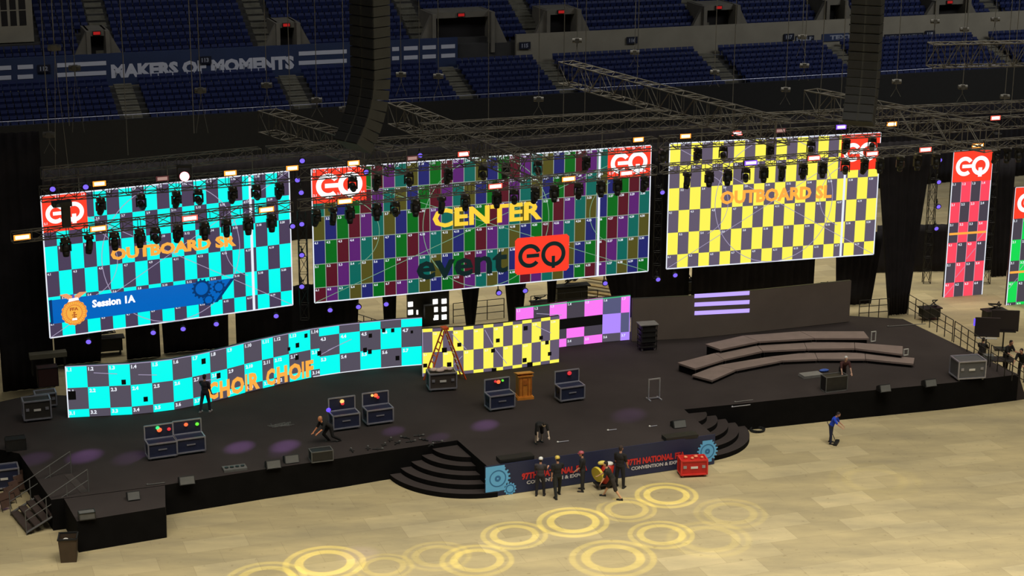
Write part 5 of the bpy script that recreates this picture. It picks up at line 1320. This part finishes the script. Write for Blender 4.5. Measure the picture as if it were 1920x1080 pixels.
    for m_ in shoes: m_.build('shoe', mat('shoe_%d_%d_%d' % shoe, shoe, .6), root, True)
    hr = MB()
    if hat:
        hr.ell(hc+hup*.055, (.098, .122, .085), 16, 10, M=Mh); hr.ell(hc+hup*.035+hfr*.06, (.085, .10, .014), 14, 6, M=Mh)
        o = hr.build('hard_hat', mat('hat_%d_%d_%d' % hat, hat, .4), root, True)
    hr = MB(); hr.ell(hc+hup*.045-hfr*.018, (.083, .098, .09), 16, 10, M=Mh); hr.ell(hc-hfr*.045-hup*.01, (.074, .06, .08), 12, 8, M=Mh)
    hr.build('hair', mat('hair_%d_%d_%d' % hair, hair, .8), root, True)
    eb = MB()
    for s in (-1, 1): eb.ell(hc+Vector((s*.03, 0, 0))+hfr*.091+hup*.015, (.011, .006, .006), 8, 5, M=Mh)
    eb.build('eyes', M_RUB, root, True)
    root.scale = (sc,)*3; return root
PI = math.pi
# rz = 0 faces the viewer; PI faces the screens
person(1013, 929, 0, PI-.2, 'person in a white helmet and dark grey shirt, leftmost of the group at the banner', arms=((.5, 1.2), (.3, .9)), sh=(58, 54, 58), tr=(34, 32, 36), hat=(225, 225, 225), legs=((.05, .05), (-.05, .05)), sc=.96)
person(1045, 931, 0, PI+.35, 'person in a yellow helmet and black shirt walking along the banner, seen from behind', arms=((.7, .9), (.0, .15)), sh=(26, 26, 28), tr=(30, 32, 30), hat=(216, 190, 90), legs=((.28, .05), (-.25, .15)), sc=1.03)
person(1092, 920, 0, -PI/2-.15, 'person in a pinkish cap and black clothes standing sideways at the banner', arms=((.15, .35), (.3, .5)), sh=(26, 26, 28), tr=(36, 36, 36), hat=(176, 84, 96), sc=1.0, lean=.05)
person(1162, 914, 0, PI-.5, 'person with short hair in dark clothes standing at the banner behind the cart pusher', arms=((.2, .3), (.2, .3)), sh=(30, 28, 30), tr=(28, 28, 30), hair=(60, 45, 40), sc=1.06)
person(1148, 934, 0, -PI/2-.2, 'person in black shorts striding and bending over a red and yellow drum bundle', lean=.55, head=-.2, arms=((.6, .4), (.3, .2)), legs=((.5, .1), (-.35, .25)), sh=(28, 26, 26), tr=(44, 38, 34), skin=(206, 158, 124), shorts=True, sc=1.0)
person(1011, 831, ZS, .3, 'person in black bending down alone on the middle of the thrust stage', lean=1.35, head=.2, arms=((.1, .1), (.3, .2)), legs=((.1, .3), (-.15, .1)), sh=(22, 20, 20), tr=(26, 22, 22), skin=(200, 180, 160), shorts=True, sc=.95)
person(386, 772, ZS, PI-.35, 'person in dark shirt reaching towards the cyan wall at the start of the CHOIR lettering', arms=((.15, .35), (.7, 1.0)), lean=-.05, legs=((.12, .05), (-.2, .1)), sh=(46, 40, 48), tr=(40, 38, 56), shoe=(150, 140, 140), sc=1.0)
person(619, 829, ZS, -.9, 'person in black bending over a low case below the violet-lit case', lean=1.0, head=-.3, arms=((.5, .3), (.7, .4)), legs=((.6, 1.3), (-.1, .9)), sh=(24, 22, 22), tr=(26, 24, 24), skin=(220, 140, 96), hair=(200, 140, 96), sc=.95)  # orange light falling on this person is put into skin and hair colours
person(1578, 722, ZS, .2, 'grey-haired person in a dark red shirt leaning on a box on the right deck', lean=.7, head=-.2, arms=((.5, .1), (.5, .1)), legs=((.3, .4), (-.1, .2)), sh=(66, 34, 34), tr=(30, 28, 32), hair=(205, 205, 205), skin=(190, 150, 130), sc=.95)
person(1557, 831, 0, 1.15, 'person in a bright blue shirt sweeping alone on the pale floor', lean=.4, head=.3, arms=((.7, .3), (.5, .4)), legs=((.08, .05), (-.05, .05)), sh=(28, 66, 196), tr=(30, 36, 62), hair=(40, 30, 30), sc=.9)
root = thing('broom', G(1568, 832, 0), 1.2, 'dark floor broom pushed by the person in the blue shirt', 'broom')
MB().tube((0, .0, .05), (-.05, .45, 1.0), .016).build('handle', M_DARKSTEEL, root); MB().box((0, 0, .05), (.62, .16, .1)).build('brush', M_BLACK, root)
# workers at the right edge
person(1884, 697, 0, .6, 'person in black standing at the right edge, left one of the pair', lean=.35, arms=((.5, .8), (.6, .9)), sh=(24, 22, 22), tr=(34, 28, 26), sc=1.0, legs=((.1, .05), (-.05, .05)))
person(1915, 714, 0, -.6, 'person in black bending at the right edge, rightmost of the pair', lean=.5, arms=((.6, .5), (.5, .6)), sh=(20, 18, 18), tr=(24, 22, 22), sc=1.05)
person(1838, 686, 0, 2.6, 'person in black sitting behind the violet-edged monitor', lean=.3, arms=((.7, .6), (.7, .6)), legs=((1.0, 1.2), (1.1, 1.2)), sh=(26, 22, 22), tr=(40, 30, 26), sc=.95)
# drum bundle carried on a trolley
root = thing('drum_trolley', G(1134, 914, 0), .4, 'trolley loaded with a red drum and a yellow ringed drum before the banner', 'trolley')
MB().box((0, 0, .2), (.85, .5, .05)).build('deck', M_DARKSTEEL, root); casters(root, .8, .45)
mb = MB(); mb.tube((.0, 0, .25), (.12, 0, 1.0), .27, .27, 18); mb.build('red_drum', mat('drum_red', (168, 40, 26), .4), root, True)
mb = MB(); mb.tube((-.38, 0, .62), (-.28, .03, .64), .33, .33, 20); mb.build('yellow_drum_head', mat('drum_yellow', (208, 188, 60), .4), root, False)
mb = MB(); mb.ell((-.15, 0, 1.12), (.2, .12, .09), 10, 6); mb.build('yellow_cloth', mat('yellow_cloth', (214, 196, 96), .8), root, True)
mb = MB(); mb.ell((.16, -.03, 1.04), (.2, .14, .1), 10, 6); mb.build('pale_cloth', M_WHITE, root, True)
mb = MB(); mb.tube((.42, -.2, .2), (.5, -.2, 1.0), .02); mb.tube((.42, .2, .2), (.5, .2, 1.0), .02); mb.tube((.5, -.2, 1.0), (.5, .2, 1.0), .02); mb.build('push_handle', M_DARKSTEEL, root)

# ============================================================ PATTERNED STAGE SPOTS (real lights)
def gobo(px, py, rad, power, col, kind, src=None, z=0.0, sm=.15):
    P = G(px, py, z); S = Vector(src) if src else Vector((P.x*.9+2, P.y+5, 15))
    l = bpy.data.lights.new('gobo_spot', 'SPOT'); l.energy = power; l.color = col
    dist = (P-S).length; half = math.atan(rad*1.12/dist); l.spot_size = 2*half; l.spot_blend = sm; l.shadow_soft_size = .02
    o = bpy.data.objects.new('gobo_spot', l); COL.objects.link(o); o.location = S; o.rotation_euler = (P-S).to_track_quat('-Z', 'Y').to_euler()
    if kind == 'ring':
        l.use_nodes = True; nt = l.node_tree; em = nt.nodes['Emission']
        tc = nt.nodes.new('ShaderNodeTexCoord'); sx = nt.nodes.new('ShaderNodeSeparateXYZ'); nt.links.new(tc.outputs['Normal'], sx.inputs[0])
        def mth(op, a, b=None):
            n = nt.nodes.new('ShaderNodeMath'); n.operation = op
            for i, v in enumerate((a, b)):
                if v is None: continue
                if isinstance(v, (int, float)): n.inputs[i].default_value = v
                else: nt.links.new(v, n.inputs[i])
            return n.outputs[0]
        r2 = mth('ADD', mth('MULTIPLY', sx.outputs[0], sx.outputs[0]), mth('MULTIPLY', sx.outputs[1], sx.outputs[1]))
        r = mth('DIVIDE', mth('SQRT', r2), mth('ABSOLUTE', sx.outputs[2])); rn = mth('DIVIDE', r, math.tan(half)/1.12)
        cr = nt.nodes.new('ShaderNodeValToRGB'); cr.color_ramp.interpolation = 'LINEAR'; e = cr.color_ramp.elements
        e[0].position = 0; e[0].color = (.06, .06, .06, 1); e[1].position = 1; e[1].color = (0, 0, 0, 1)
        for p_, v_ in ((.44, .06), (.47, 1), (.62, 1), (.65, .15), (.73, .15), (.76, .7), (.86, .7), (.89, 0)):
            q = e.new(p_); q.color = (v_, v_, v_, 1)
        nt.links.new(rn, cr.inputs['Fac']); nt.links.new(cr.outputs['Color'], em.inputs['Strength'])
    return o
YG = (1, .84, .05)
for (px, py, rad, pw) in ((1250, 928, 1.5, 1.0), (1075, 978, 1.65, 1.15), (965, 1003, 1.5, .8), (895, 1050, 1.6, .75), (610, 1055, 1.75, 1.0), (1150, 1046, 1.9, .8), (1370, 962, 1.7, .3), (820, 1042, 1.5, .4), (1240, 1002, 1.5, .8), (1175, 955, 1.4, .6), (500, 1085, 1.7, .7), (720, 1062, 1.3, .45), (1330, 1010, 1.9, .3), (1640, 900, 2.2, .12)):
    gobo(px, py, rad, 10500*pw, YG, 'ring')
gobo(672, 1040, .85, 3600, (.72, .55, 1), 'soft', sm=1)
for (px, py, rad, pw) in ((450, 838, .62, 1.0), (535, 836, .62, 1.0), (160, 855, .7, .9), (245, 858, .7, .3), (65, 860, .7, .3), (910, 797, .6, .8), (738, 808, .5, .45), (822, 820, .5, .3), (1180, 778, .8, .3), (525, 848, .5, .2)):
    P = G(px, py, ZS); gobo(px, py, rad, 11000*pw, (.62, .3, 1), 'soft', src=(P.x+3, P.y+7, 9), z=ZS, sm=1)
